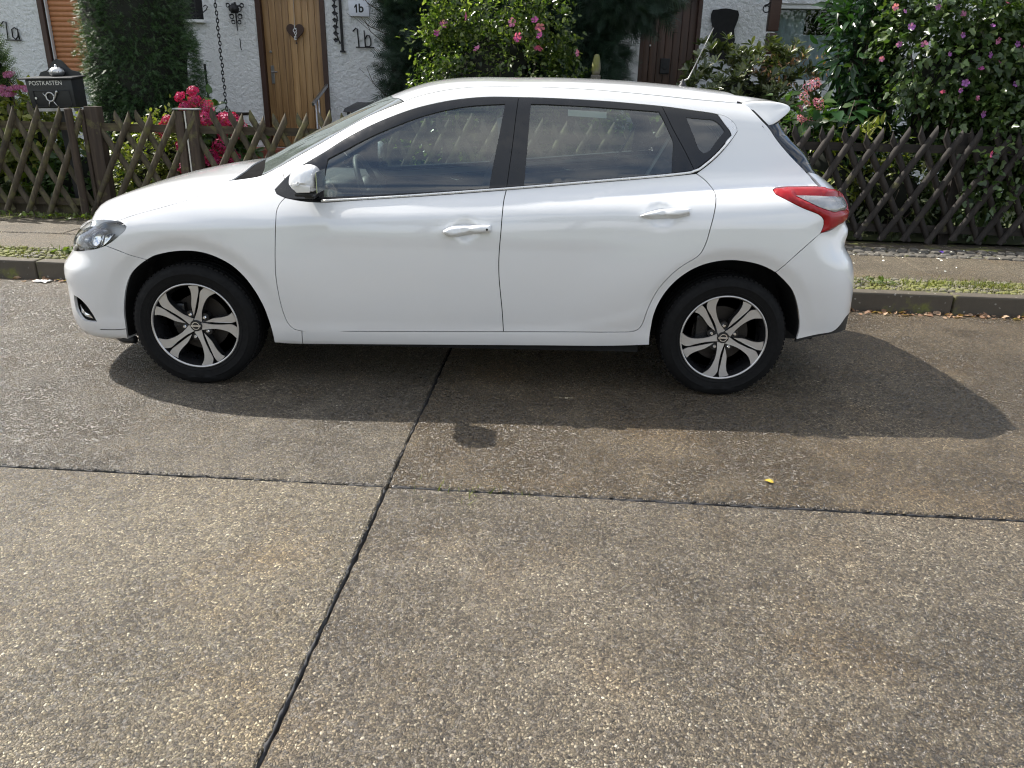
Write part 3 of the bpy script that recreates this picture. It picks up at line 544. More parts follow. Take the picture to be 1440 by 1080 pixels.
gr = sheet('grille', fb, M['black_gloss'], gp, mapper='S', off=-.02, hem=0, both=True, centre=cF)
def belt_bar(parent, side):
    lo = K['belt_lo'][2:]+K['belt_lo2'][1:]; hi = K['belt_hi']+K['belt_hi2'][1:]
    a = spline(lo, .03, closed=False); b_ = spline(hi, .03, closed=False); n = 70
    rs = lambda P: np.stack([np.interp(np.linspace(0, 1, n), np.linspace(0, 1, len(P)), P[:, k]) for k in (0, 1)], 1)
    mid = .5*(rs(a)+rs(b_)); up = .5*(rs(spline(K['dlo_rear'][3:][::-1], .02, closed=False))+rs(spline(K['chrome_rear'][5:][::-1], .02, closed=False)))[6::6]
    mid = np.concatenate([mid[:-1], up]); X = surf(mid[:, 0], mid[:, 1]); y = X[:, 1].copy()
    for _ in range(6): y[1:-1] = .25*y[:-2]+.5*y[1:-1]+.25*y[2:]
    X[:, 1] = np.minimum(y, X[:, 1])-.0035
    if side > 0: X[:, 1] *= -1
    return MB().tube([tuple(p) for p in X], .0058, 10).build('belt_moulding', M['moulding'], parent, smooth=True)
for sd, nm in ((-1, 'near'), (1, 'far')):
    fn_ = sheet('fender', car, M['paint'], fender, mapper='S', side=sd, gap=.0016)
    sheet('crease_shade_line', fb, M['void'], [(p[0], p[1]) for p in K['lip_line'][2:]]+[(p[0], p[1]-.004) for p in K['lip_line'][:1:-1]], mapper='S', side=sd, off=.0006, gap=0, hem=0, g=.05)  # thin dark strip: shade of the lower lip crease painted on
    bs = sheet('body_side', car, M['paint'], body_side, mapper='S', side=sd)
    # doors
    fd = sheet('front_door', car, M['paint'], front_door, mapper='S', side=sd)
    rd = sheet('rear_door', car, M['paint'], rear_door, mapper='S', side=sd)
    sheet('window_frame', fd, M['black_gloss'], frame_f, holes=[K['glass_f']], mapper='S', side=sd, gap=.0015, hole_gap=0, g=.02)
    sheet('window_frame', rd, M['black_gloss'], frame_r, holes=[K['glass_r']], mapper='S', side=sd, gap=.0015, hole_gap=0, g=.02)
    sheet('quarter_frame', bs, M['black_gloss'], frame_q, holes=[K['glass_q']], mapper='S', side=sd, gap=.0015, hole_gap=0, g=.02)
    sheet('window_pane', fd, M['glass'], K['glass_f'], mapper='S', side=sd, off=-.006, gap=-.004, hem=0)
    sheet('window_pane', rd, M['glass'], K['glass_r'], mapper='S', side=sd, off=-.006, gap=-.004, hem=0)
    sheet('quarter_pane', bs, M['glass'], K['glass_q'], mapper='S', side=sd, off=-.004, gap=-.004, hem=0)
    belt_bar(bs, sd)
    sheet('moulding_flare', bs, M['moulding'], [K['dlo_rear'][i] for i in (0,1,2,3,4)]+[K['chrome_rear'][i] for i in (6,5,4,3,2,1)], mapper='S', side=sd, gap=.0006, off=.002, g=.02, step=.012, hem=.004, ne=.03)
    sheet('door_handle', fd, M['paint'], K['handle_f'], mapper='S', side=sd, gap=0, pillow=(.030,.016), g=.006, step=.006, hem=0, off=.004)
    sheet('door_handle', rd, M['paint'], K['handle_r'], mapper='S', side=sd, gap=0, pillow=(.030,.016), g=.006, step=.006, hem=0, off=.004)
    if sd < 0: MB().lathe([(.0055,-.0015),(.0055,.0015)], 12, 'y', c=(-.137,float(surf(np.array([-.137]), np.array([.849]))[0][1])-.0345,.849)).build('lock_barrel', M['void'], fd)
    # dark strips added behind the shut lines, standing for shade in the gaps
    sl = []
    for nmc, w in (('door_f',.03),('door_b',.03),('door_r',.03),('bump_shut',.03),('rb_shut',.03),('bline',.02),('qline',.02),('hood_shut',.03),('spoil',.03),('gate',.03)):
        sl.append(ribbon('gap_shade_strip', bs, M['void'], K[nmc], w, -.010, sd))
    sl.append(ribbon('gap_shade_strip', bs, M['void'], K['door_bot']+K['door_bot2'][1:], .03, -.010, sd))
    sl.append(ribbon('gap_shade_strip', bs, M['void'], K['belt_lo']+K['belt_lo2'][1:], .02, -.008, sd))
    sl.append(ribbon('gap_shade_strip', bs, M['void'], K['ditch'], .02, -.010, sd))
    # lamps
    hl = sheet('headlight', car, M['lens'], lamp, mapper='S', side=sd, gap=.001, hem=.004, g=.018, step=.012, off=.001)
    sheet('lamp_housing', hl, M['lamp_grey'], lamp, mapper='S', side=sd, gap=-.004, hem=0, off=-.055, g=.02)
    mb = MB()
    for (s0, z0, r0, dpt) in ((-2.10,.752,.052,.040),(-2.25,.735,.040,.035)):
        q = surf(np.array([s0]), np.array([z0]))[0]; n = grad(q); n = n/np.linalg.norm(n)
        c = q-n*dpt; ax = Vector(n); t1 = ax.orthogonal().normalized(); t2 = ax.cross(t1); prof = [(r0*1.02, .020),(r0,.012),(r0*.8,-.004),(r0*.45,-.014),(.004,-.018)]
        V = []; F = []
        for i, (r_, h_) in enumerate(prof):
            for k in range(20): V.append(Vector(c)+ax*h_+(t1*math.cos(k*math.pi/10)+t2*math.sin(k*math.pi/10))*r_)
        for i in range(len(prof)-1):
            for k in range(20): F.append((i*20+k, i*20+(k+1) % 20, (i+1)*20+(k+1) % 20, (i+1)*20+k))
        mb.add([Vector((v.x, v.y if sd < 0 else -v.y, v.z)) for v in V], F)
    mb.build('reflector', M['chrome'], hl, smooth=True)
    brz = [(-1.985,.785),(-2.07,.802),(-2.16,.792),(-2.155,.772),(-2.08,.778),(-2.05,.742),(-2.10,.705),(-2.07,.700),(-2.02,.735)]
    sheet('lamp_bezel', hl, M['chrome'], brz, mapper='S', side=sd, gap=0, hem=.012, off=-.026, g=.02, step=.015)
    sheet('side_reflector', hl, M['clear'], [(-2.13,.692),(-2.30,.680),(-2.34,.70),(-2.26,.716),(-2.16,.712)], mapper='S', side=sd, gap=0, hem=.012, off=-.022, g=.02, step=.015)
    tl = sheet('tail_light', car, M['red'], tail_lamp, holes=[clear_lens], mapper='S', side=sd, gap=.0015, g=.014, step=.01, pillow=(.014,.02), hem=.006, hole_gap=0)
    sheet('clear_lens', tl, M['clear'], clear_lens, mapper='S', side=sd, gap=0, g=.014, step=.01, off=.004, pillow=(.007,.012), hem=.01)
    fg = sheet('fog_recess', fb, M['black_plastic'], K['fog'], mapper='S', side=sd, gap=-.012, hem=0, off=-.045)
    blade = [(-2.285,.385),(-2.28,.345),(-2.255,.322),(-2.20,.318),(-2.215,.334),(-2.25,.345),(-2.268,.365)]
    sheet('fog_trim', fb, M['chrome'], blade, mapper='S', side=sd, gap=0, hem=.008, off=-.018, g=.015, step=.012, pillow=(.008,.01))
rb = sheet('rear_bumper', car, M['paint'], bumper_r, mapper='S', both=True, centre=cB)
sheet('diffuser', rb, M['black_plastic'], diffuser, mapper='S', both=True, centre=cB, off=-.004)
# tailgate with rear window (tail outline as (y,z))
gr3 = A3(K['glass_rear']); gt3 = A3(K['gate'])
rg = [(p[1]+.004, p[2]) for p in gr3]
rear_glass = rg+[(-.60,1.105),(-.40,1.095),(0,1.09)]; rear_glass = rear_glass+[(-y, z) for y, z in rear_glass[::-1][1:]]+[(.47,1.375),(.25,1.392),(0,1.397),(-.25,1.392),(-.47,1.375)]
tg = [(-.672,1.128)]+[(p[1]+.004, p[2]) for p in gt3[1:]]+[(-.70,1.03),(-.62,.98),(-.585,.93),(-.60,.885),(-.50,.875),(0,.872)]
tg = [(0,1.085),(-.40,1.09),(-.60,1.10)]+tg; tg = tg+[(-y, z) for y, z in tg[::-1][1:-1]]
tgo = sheet('tailgate', car, M['paint'], tg, mapper='B', g=.03)
sheet('rear_window', tgo, M['dark_glass'], rear_glass, mapper='B', g=.03, hem=.004, gap=-.006)
# spoiler: lofted wing across the tail
sp_end = [(1.098,1.437),(1.16,1.448),(1.24,1.452),(1.31,1.446),(1.352,1.434),(1.362,1.418),(1.348,1.398),(1.30,1.362),(1.245,1.326),(1.205,1.356),(1.150,1.405)]
sp_mid = [(1.10,1.478),(1.17,1.474),(1.27,1.464),(1.35,1.452),(1.405,1.436),(1.410,1.424),(1.39,1.412),(1.33,1.398),(1.28,1.380),(1.22,1.392),(1.15,1.43)]
V = []; ny = 29
for j in range(ny):
    t = -1+2*j/(ny-1); t = math.copysign(1-(1-abs(t))**1.5, t); a = abs(t); k = min(1, max(0, (a-.45)/.5)); k = k*k*(3-2*k)
    for i in range(11):
        x = sp_mid[i][0]*(1-k)+sp_end[i][0]*k; z = sp_mid[i][1]*(1-k)+sp_end[i][1]*k
        V.append((x, t*(.531+max(0, 1.434-z)*.66), z))
F = [(j*11+i, j*11+(i+1) % 11, (j+1)*11+(i+1) % 11, (j+1)*11+i) for j in range(ny-1) for i in range(11)]+[tuple(range(11)), tuple(range((ny-1)*11, ny*11))]
so = MB().add(V, F).build('spoiler', M['paint'], car)
md = so.modifiers.new('s', 'SUBSURF'); md.levels = 2; md.render_levels = 2; so.data.shade_smooth()
# antenna
an = MB(); an.lathe([(.026,0),(.024,.010),(.015,.022),(.008,.034),(.005,.044)], 14, c=(.915,0,1.507)); an.build('antenna_base', M['black_plastic'], car, smooth=True)
MB().tube([(.90,0,1.535),(.945,0,1.556),(.975,0,1.625),(1.015,0,1.72),(1.056,0,1.815)], [.0042,.0034,.0028,.0024,.002], 8).build('antenna', M['steel_dark'], car, smooth=True)
# wheel wells, floor, dark inner structure
def well(arch, hub, side):
    P = spline(arch, .03, closed=False); X = surf(P[:, 0], P[:, 1]); X = X-grad(X)*.012
    m = len(X); Y = X.copy(); Y[:, 1] = -.50
    ctr = np.array([hub, -.50, .32]); YI = Y.copy(); YI[:, [0, 2]] = ctr[[0, 2]]
    up = X.copy(); d = X-np.array([hub, 0, HZ]); d[:, 1] = 0; up = X+d*.02; up[:, 1] += .05
    Y = up.copy(); Y[:, 1] = -.50
    V = np.concatenate([X, up, Y, [ctr]])*[1, 1 if side < 0 else -1, 1]
    F = []
    for i in range(m-1):
        F += [(i, i+1, m+i+1, m+i), (m+i, m+i+1, 2*m+i+1, 2*m+i), (2*m+i, 2*m+i+1, 3*m)]
    return mesh('wheel_well', V, F)
arch_F = K['arch_f_front']+K['arch_f_rear'][1:]; arch_R = K['arch_r'][:-1]+K['arch_r2'][1:]
for sd in (-1, 1):
    link('wheel_well', well(arch_F, HF, sd), M['void'], car); link('wheel_well', well(arch_R, HR, sd), M['void'], car)
ub = MB(); ub.box((-.28, 0, .235), (3.9, 1.00, .05)); ub.box((-.27, 0, .239), (1.84, 1.62, .05)); ub.box((-2.13,0,.231),(.30,1.36,.04)); ub.build('underbody', M['void'], car)
sgp = [(-1.98,-.70),(-2.12,-.68),(-2.22,-.62),(-2.31,-.5),(-2.38,-.25),(-2.40,0)]
MB().prism(sgp+[(x, -y) for x, y in sgp[::-1][1:]], .206, .222, lambda a, c, d: (a, c, d)).build('floor_light_block', M['void'], car)  # plate added under the nose to block a stray sun spot
MB().box((-2.10,0,.46), (.36,1.20,.50)).build('nose_light_block', M['void'], car, bevel=.05)  # unseen box added inside the nose to stop sun leaking through
# lip under the front bumper
lp = MB(); lp.tube([(-2.01,-.735,.195),(-2.08,-.71,.188),(-2.16,-.64,.190),(-2.24,-.5,.19),(-2.31,-.25,.19),(-2.33,0,.19),(-2.31,.25,.19),(-2.24,.5,.19),(-2.16,.64,.19),(-2.08,.71,.188),(-2.01,.735,.195)], .022, 8); lp.build('under_lip', M['black_plastic'], fb, smooth=True)
# ------------------------------------------------------------------ wheels
spoke_a = [(630,628),(634,700),(622,780),(595,845),(546,889),(582,904),(622,912),(648,880),(655,800),(664,710),(682,632)]
spoke_b = [(684,668),(702,735),(708,830),(718,870),(734,893),(700,906),(668,909),(663,890),(668,800),(678,710)]
U1 = lambda L: [((x-665)/350, -(y-590)/330) for x, y in L]
RR = .2225; YF = -.862
def make_wheel(hub, side, rot):
    w = empty('wheel'); w.parent = car; w.location = (hub, 0, HZ-.003); sg = 1 if side < 0 else -1
    def tr(x, y, z): return (x, y*sg, z)
    t = MB(); prof = [(.212,-.845),(.222,-.858),(.232,-.866),(.240,-.869),(.242,-.8675),(.255,-.872),(.270,-.872),(.272,-.8735),(.274,-.8735),(.276,-.872),(.285,-.870),(.303,-.862),(.312,-.850),(.316,-.838),(.318,-.815),(.318,-.812),(.311,-.811),(.311,-.803),(.318,-.802),(.319,-.768),(.311,-.767),(.311,-.757),(.319,-.756),(.318,-.715),(.311,-.714),(.311,-.704),(.317,-.703),(.312,-.680),(.30,-.668),(.25,-.664),(.212,-.68)]
    t.lathe(prof, 96, 'y', close=False); t.v = [tr(p[0], p[1]-(.006 if p[2] < -.27 and p[1] < -.80 else 0), max(p[2], -.3135)) for p in t.v]
    ty = t.build('tyre', M['tyre'], w, angle=.7)
    # shoulder tread blocks
    tb = MB()
    for k in range(72):
        a = 2*math.pi*k/72
        m = Matrix.Rotation(-a, 3, 'Y')
        for yy, dd in ((-.832,.026),(-.694,.022)):
            c = m @ Vector((.3165, yy, 0))
            if c.z > -.305: tb.box(c, (.008, dd, .018), m)
    tb.v = [tr(*p) for p in tb.v]; tag(tb.build('tread_blocks', M['tyre'], ty), kind='stuff')
    b = MB(); b.lathe([(.224,-.852),(.224,-.862),(.2215,-.866),(.2155,-.865),(.2135,-.858)], 72, 'y', close=False); b.v = [tr(*p) for p in b.v]
    rim = b.build('rim', M['alu'], w, smooth=True)
    b = MB(); b.lathe([(.2145,-.860),(.206,-.84),(.198,-.80),(.195,-.70)], 72, 'y', close=False); b.lathe([(.07,-.836),(.066,-.80),(.07,-.76)], 40, 'y'); b.v = [tr(*p) for p in b.v]; b.build('rim_barrel', M['rim_black'], rim, smooth=True)
    b = MB(); b.lathe([(.145,-.775),(.145,-.755),(.07,-.755)], 60, 'y'); b.v = [tr(*p) for p in b.v]; b.build('brake_disc', M['disc'], w)
    b = MB(); b.box((-.10*1, -.78, .04), (.07,.06,.13)); b.v = [tr(*p) for p in b.v]; b.build('brake_caliper', M['rim_black'], w, bevel=.012)
    b = MB(); b.lathe([(.200,-.742),(.02,-.742)], 48, 'y'); b.v = [tr(*p) for p in b.v]; b.build('wheel_back', M['void'], w)
    for k in range(5):
        th = R(rot)+2*math.pi*k/5; c, s = math.cos(th), math.sin(th)
        for nm, P in (('spoke', spoke_a), ('spoke_blade', spoke_b)):
            Q = spline([(x*1.22 if nm == 'spoke' else x*1.16+.008, z) for x, z in U1(P)], .06, corner=50); Q = [((x*c-z*s)*RR*.985, (x*s+z*c)*RR*.985) for x, z in Q]
            face = MB(); n = len(Q)
            def fn2(a, b_, d):
                r = math.hypot(a, b_)/RR; return tr(a, YF+.004+d+.012*max(0, 1-r)**1.5, b_)
            # tapered prism: dark flanks, machined face
            cx = sum(q[0] for q in Q)/n; cz = sum(q[1] for q in Q)/n
            face.add([fn2(a, b_, 0) for a, b_ in Q]+[fn2(cx+(a-cx)*1.0, cz+(b_-cz)*1.0, .0035) for a, b_ in Q], [tuple(range(n))]+[(i, (i+1) % n, n+(i+1) % n, n+i) for i in range(n)])
            sp = face.build(nm, M['alu'], rim)
            fl = MB(); fl.add([fn2(cx+(a-cx)*1.02, cz+(b_-cz)*1.02, .0036) for a, b_ in Q]+[fn2(cx+(a-cx)*1.10, cz+(b_-cz)*1.10, .045) for a, b_ in Q], [tuple(range(n))]+[(i, (i+1) % n, n+(i+1) % n, n+i) for i in range(n)])
            fl.build('spoke_flank', M['rim_black'], rim)
        a2 = th+R(-54); lx, lz = .062*math.cos(a2), .062*math.sin(a2)
        b = MB(); b.lathe([(.0205,-.838),(.0205,-.800)], 16, 'y', c=(lx,0,lz)); b.v = [tr(*p) for p in b.v]; nb_ = b.build('lug_well', M['rim_black'], rim)
        b = MB(); b.lathe([(.0070,-.850),(.0105,-.846),(.0110,-.836)], 6, 'y', c=(lx,0,lz)); b.v = [tr(*p) for p in b.v]; b.build('lug_nut', M['chrome'], rim)
    b = MB(); b.lathe([(.030,-.838),(.030,-.852),(.0285,-.854)], 32, 'y'); b.v = [tr(*p) for p in b.v]; cap = b.build('hub_cap', M['rim_black'], rim)
    b = MB(); b.lathe([(.0205,-.8545),(.0205,-.8575),(.0165,-.8575),(.0165,-.8545)], 28, 'y', close=False); b.box((0,-.8565,0), (.050,.003,.0085)); b.v = [tr(*p) for p in b.v]; b.build('hub_emblem', M['chrome'], rim)
    return w
def tyre_mat():
    m = NT('tyre_rubber'); n = m.noise(40, 5)
    d = m.noise(6, 4)
    return m.done(m.pbr(Base_Color=m.mix(d, (.004,.004,.0045), (.008,.008,.008)), Roughness=m.ramp(n, [(.3,.66),(.7,.85)]), Specular_IOR_Level=.2, Normal=m.bump(n, .25, .002)))
M['tyre'] = tyre_mat()
for hub, rot in ((HF, 25), (HR, 0)):
    for sd in (-1, 1): make_wheel(hub, sd, rot)
# ------------------------------------------------------------------ door mirrors
def mirror(side):
    s = 1 if side < 0 else -1
    n, m = 20, 12; V = []; F = []
    for j in range(m+1):
        t = -1+2*j/m                                  # along y: outboard -1 .. inboard +1
        ry = (1-abs(t)**3.2)**.5 if abs(t) < 1 else 0
        for i in range(n):
            a = 2*math.pi*i/n; ca, sa_ = math.cos(a), math.sin(a)
            px = math.copysign(abs(ca)**.72, ca); pz = math.copysign(abs(sa_)**.8, sa_)
            x = px*(.062 if px > 0 else .075)*(.55+.45*ry) ; z = pz*.070*ry*(1 if pz > 0 else .80)
            z += .012*(x < 0)*-px*.3
            V.append((-.982+x*(.35+.65*ry)-.012*t*0, s*(-.925+.118*t), 1.062+z-.05*max(0, -px)*.4*(pz > 0)))
    for j in range(m):
        for i in range(n): F.append((j*n+i, j*n+(i+1) % n, (j+1)*n+(i+1) % n, (j+1)*n+i))
    o = MB().add(V, F).build('door_mirror', M['paint'], car); o.data.shade_smooth(); md = o.modifiers.new('s', 'SUBSURF'); md.levels = 1; md.render_levels = 2
    b = MB(); b.box((-.985, s*-.92, 1.003), (.085,.15,.022)); b.box((-.985, s*-.85, .985), (.05,.09,.03)); b.build('mirror_foot', M['black_plastic'], o, bevel=.009, smooth=True)
    V = []; F = []
    P = [(-.040,.000),(-.045,-.020),(-.025,-.042),(.035,-.040),(.040,-.012),(.0,-.006)]
    b = MB(); b.prism(P, -.004, .006, lambda a, b_, d: (-.980+a, s*(-1.036+abs(a)*.25-d), 1.058+b_)); b.build('turn_signal', M['indicator'], o, bevel=.003, smooth=True)
    b = MB(); b.box((-.917, s*-.925, 1.060), (.004,.17,.095)); b.build('mirror_glass', M['chrome'], o, bevel=.001)
mirror(-1); mirror(1)
# ------------------------------------------------------------------ cabin
def rbox(c, d, name, mat, parent, bev=.03, rot=0.0, seg=3):
    me = bpy.data.meshes.new(name); bm = bmesh.new(); bmesh.ops.create_cube(bm, size=1.0)
    bmesh.ops.scale(bm, vec=d, verts=bm.verts); bmesh.ops.bevel(bm, geom=list(bm.edges), offset=bev, segments=seg, affect='EDGES', profile=.5)
    bmesh.ops.rotate(bm, cent=(0,0,0), matrix=Matrix.Rotation(rot, 3, 'Y'), verts=bm.verts); bmesh.ops.translate(bm, vec=c, verts=bm.verts)
    bm.to_mesh(me); bm.free(); me.shade_smooth(); me.set_sharp_from_angle(angle=1.0); return link(name, me, mat, parent)
for sy in (-1, 1):
    y = .36*sy
    st_ = rbox((-.42, y, .47), (.52,.50,.17), 'front_seat', M['fabric'], car, .06)
    rbox((-.155, y, .80), (.15,.48,.62), 'seat_back', M['fabric'], st_, .06, R(14))
    rbox((-.045, y, 1.215), (.10,.27,.19), 'headrest', M['fabric'], st_, .045, R(8))
    MB().tube([(-.065,y-.06,1.08),(-.055,y-.06,1.16)], .006, 8).tube([(-.065,y+.06,1.08),(-.055,y+.06,1.16)], .006, 8).build('headrest_post', M['chrome'], st_)
bench = rbox((.50, 0, .50), (.50,1.24,.18), 'rear_seat', M['fabric'], car, .06)
rbox((.80, 0, .82), (.16,1.24,.60), 'seat_back', M['fabric'], bench, .06, R(20))
for y in (-.38, 0, .38): rbox((.915, y, 1.165), (.09,.25,.13), 'headrest', M['fabric'], bench, .04, R(12))
dash = rbox((-1.12, 0, .845), (.52,1.36,.26), 'dashboard', M['trim'], car, .09)
rbox((-.93, -.36, .965), (.16,.38,.11), 'instrument_hood', M['trim'], dash, .04)
rbox((-.90, 0, .74), (.20,.28,.40), 'centre_console', M['trim'], dash, .04)
sw = MB(); cw = Vector((-.785,-.36,.955)); ax = Vector((1,0,.42)).normalized(); t1 = Vector((0,1,0)); t2 = ax.cross(t1)
sw.tube([cw+(t1*math.cos(a)+t2*math.sin(a))*.182 for a in np.linspace(0, 2*math.pi, 41)], .0155, 10, cap=False)
swo = sw.build('steering_wheel', M['trim'], car, smooth=True)
hb = MB(); hb.lathe([(.075,-.03),(.08,.0),(.06,.025),(.0,.03)], 20); mm = Matrix.Identity(3); 
hb.v = [tuple(cw+t1*p[0]+t2*p[1]+ax*p[2]) for p in hb.v]
for a in (0, math.pi, -math.pi/2): hb.tube([cw, cw+(t1*math.cos(a)+t2*math.sin(a))*.178], .016, 8)
hb.build('steering_hub', M['trim'], swo, smooth=True)
MB().box((-.782,-.36,.87), (.012,.07,.03)).build('steering_badge', M['chrome'], swo, bevel=.004)
for sd in (-1, 1):
    dt = sheet('door_trim', car, M['trim'], [(-1.05,.34),(-1.12,.40),(-1.10,.945),(-.6,.972),(-.06,1.02),(-.06,.34)], mapper='S', side=sd, off=-.085, hem=0, gap=0, g=.05)
    sheet('trim_ledge', dt, M['trim_light'], [(-1.02,.945),(-.6,.968),(-.06,1.015),(-.06,.985),(-.6,.935),(-1.02,.912)], mapper='S', side=sd, off=-.080, hem=.01, gap=0, g=.03, pillow=(.012,.014))
    d2 = sheet('rear_door_trim', car, M['trim'], [(0.,.36),(0.,1.035),(.45,1.075),(.80,1.11),(.86,1.0),(.84,.78),(.62,.45),(.58,.36)], mapper='S', side=sd, off=-.085, hem=0, gap=0, g=.05)
    sheet('trim_ledge', d2, M['trim_light'], [(0.02,1.03),(.45,1.07),(.78,1.105),(.78,1.075),(.45,1.04),(.02,1.0)], mapper='S', side=sd, off=-.080, hem=.01, gap=0, g=.03, pillow=(.012,.014))
    q = surf(np.array([-.42]), np.array([.905]))[0]; s_ = 1 if sd < 0 else -1
    MB().tube([(-.46,s_*(q[1]+.105),.925),(-.44,s_*(q[1]+.115),.905),(-.40,s_*(q[1]+.115),.895),(-.37,s_*(q[1]+.105),.91)], [.009,.006,.006,.012], 8).build('inner_handle', M['chrome'], dt, smooth=True)
    MB().tube([(.30,s_*-.685,1.0),(.33,s_*-.675,.985),(.38,s_*-.675,.985),(.40,s_*-.685,.995)], .006, 8).build('inner_handle', M['chrome'], d2, smooth=True)
    # pillar trims behind the black frames
    sheet('pillar_trim', bs if sd > 0 else bs, M['trim_light'], [(-.10,1.03),(-.055,1.42),(.05,1.42),(.02,1.03)], mapper='S', side=sd, off=-.05, hem=0, gap=0, g=.05)
    sheet('pillar_trim', bs, M['trim'], [(.90,1.13),(.80,1.37),(.84,1.385),(1.15,1.36),(1.30,1.22),(1.35,1.05),(1.25,.95),(.95,.95)], holes=[[(p[0], p[1]) for p in K['glass_q']]], mapper='S', side=sd, off=-.045, hem=0, gap=0, g=.05)
    sheet('pillar_trim', bs, M['trim_light'], [(-1.10,1.09),(-.93,1.19),(-.70,1.31),(-.55,1.372),(-.50,1.40),(-.62,1.375),(-.80,1.31),(-1.0,1.22),(-1.15,1.13)], mapper='S', side=sd, off=-.03, hem=0, gap=0, g=.04)
    MB().box((.70, s_*-.60, 1.17), (.012,.03,.26), Matrix.Rotation(R(28), 3, 'Y')).build('seat_belt', M['belt'], car)
    MB().box((-.06, s_*-.64, 1.10), (.035,.012,.50), Matrix.Rotation(R(-6), 3, 'Y')).build('seat_belt', M['belt'], car)
sheet('headliner', car, M['headliner'], [(-.60,-.46),(-.66,-.2),(-.67,0),(-.66,.2),(-.60,.46),(-.2,.50),(.5,.51),(1.05,.48),(1.05,-.48),(.5,-.51),(-.2,-.50)], mapper='T', off=-.035, hem=0, gap=0, g=.06)
MB().box((1.12, 0, 1.04), (.36,1.1,.015)).build('parcel_shelf', M['trim'], car)
# paper sticker inside the rear side window
q = surf(np.array([.35]), np.array([1.375]))[0]; n = grad(q)
stk = sheet('window_sticker', car, M['sticker'], [(.245,1.400),(.435,1.392),(.435,1.362),(.245,1.370)], mapper='S', side=-1, off=-.016, hem=0, gap=0, g=.02)
# ------------------------------------------------------------------ ground materials
def aggregate(name, tone=(1,1,1), wet=.5, light=1.0, scale=125, thr=.50, tilt=1.0):
    """exposed-aggregate concrete: pebbles of several tones in a sandy matrix, damp in patches"""
    m = NT(name); O = m.tc.outputs['Object']
    warp = m.n('ShaderNodeVectorMath', {0: O, 1: m.n('ShaderNodeVectorMath', {0: m.noise(60, 3, .6, out='Color'), 'Scale': .004}, operation='SCALE').outputs[0]}, operation='ADD').outputs[0]
    st = m.n('ShaderNodeMapping', {'Vector': warp, 'Scale': (1,1,.3)}).outputs[0]
    v1 = m.vor(scale, 'F1', st); e1 = m.vor(scale, 'DISTANCE_TO_EDGE', st)
    v2 = m.vor(scale*2.3, 'F1', st)
    c1 = m.n('ShaderNodeSeparateColor', {0: v1.outputs['Color']}); r = c1.outputs[0]; g = c1.outputs[1]
    t = lambda c: tuple(a*b*light for a, b in zip(c, tone))
    stone = m.ramp(r, [(0, t((.018,.015,.012))), (.22, t((.048,.040,.031))), (.44, t((.105,.090,.068))), (.64, t((.172,.148,.112))), (.82, t((.255,.224,.172))), (.95, t((.34,.305,.245))), (1, t((.50,.47,.405)))])
    c2 = m.n('ShaderNodeSeparateColor', {0: v2.outputs['Color']}).outputs[0]
    sand_shade = m.ramp(c2, [(0, t((.010,.008,.006))), (.5, t((.055,.046,.035))), (1, t((.15,.13,.10)))])  # sandy matrix, darkened to put shadow between the pebbles into its colour
    edge = m.ramp(e1.outputs['Distance'], [(.02, 0), (.11, 1)])
    keep = m.math('MULTIPLY', edge, m.ramp(g, [(.25, 0), (.35, 1)]))
    col = m.mix(keep, sand_shade, stone)
    big = m.noise(.9, 5, .6); mid = m.noise(4.5, 5, .6)
    damp = m.ramp(m.math('ADD', m.math('MULTIPLY', big, .7), m.math('MULTIPLY', mid, .3)), [(thr-.09, 1), (thr+.07, 0)])
    dampf = m.math('MULTIPLY', damp, wet)
    col = m.mix(m.math('MULTIPLY', dampf, .62), col, m.mix(1.0, col, (.34,.31,.27), 'MULTIPLY'))
    rust = m.ramp(m.noise(1.7, 4), [(.52, 0), (.72, .5)])
    col = m.mix(rust, col, m.mix(1.0, col, (1.15,.95,.66), 'MULTIPLY'))
    trk = m.ramp(m.noise(1.0, 5, .6, m.mapping((.22,2.6,1))), [(.50, 0), (.72, .42)])
    col = m.mix(trk, col, m.mix(1.0, col, (.55,.50,.44), 'MULTIPLY'))
    dirt = m.ramp(m.noise(11, 6, .65), [(.52, 0), (.75, .45)])
    col = m.mix(dirt, col, m.mix(1.0, col, (.62,.58,.52), 'MULTIPLY'))
    h = m.math('ADD', m.math('MULTIPLY', m.math('MULTIPLY', m.ramp(e1.outputs['Distance'], [(0, 0), (.22, .8), (.5, 1)]), keep), 1.0), m.math('MULTIPLY', v2.outputs['Distance'], -.35))
    rough = m.mix(dampf, m.ramp(g, [(0, .42), (1, .66)]), m.ramp(g, [(0, .20), (1, .42)]))
    nrm = m.bump(m.noise(14, 4), .25, .006); nrm = m.bump(h, 1.0, .0065, nrm)
    # every pebble lies at its own tilt: facet the normal per cell
    facet = m.n('ShaderNodeVectorMath', {0: m.n('ShaderNodeVectorMath', {0: v1.outputs['Color'], 1: (.5,.5,.5)}, operation='SUBTRACT').outputs[0], 1: (tilt, tilt, 0)}, operation='MULTIPLY').outputs[0]
    facet = m.n('ShaderNodeVectorMath', {0: facet, 1: m.n('ShaderNodeVectorMath', {0: m.n('ShaderNodeVectorMath', {0: v2.outputs['Color'], 1: (.5,.5,.5)}, operation='SUBTRACT').outputs[0], 1: (tilt*.5, tilt*.5, 0)}, operation='MULTIPLY').outputs[0]}, operation='ADD').outputs[0]
    nrm = m.n('ShaderNodeVectorMath', {0: m.n('ShaderNodeVectorMath', {0: nrm, 1: facet}, operation='ADD').outputs[0]}, operation='NORMALIZE').outputs[0]
    return m.done(m.pbr(Base_Color=col, Roughness=rough, Normal=nrm, Specular_IOR_Level=.5, Coat_Weight=m.math('MULTIPLY', dampf, .45), Coat_Roughness=.22, Coat_Normal=nrm))
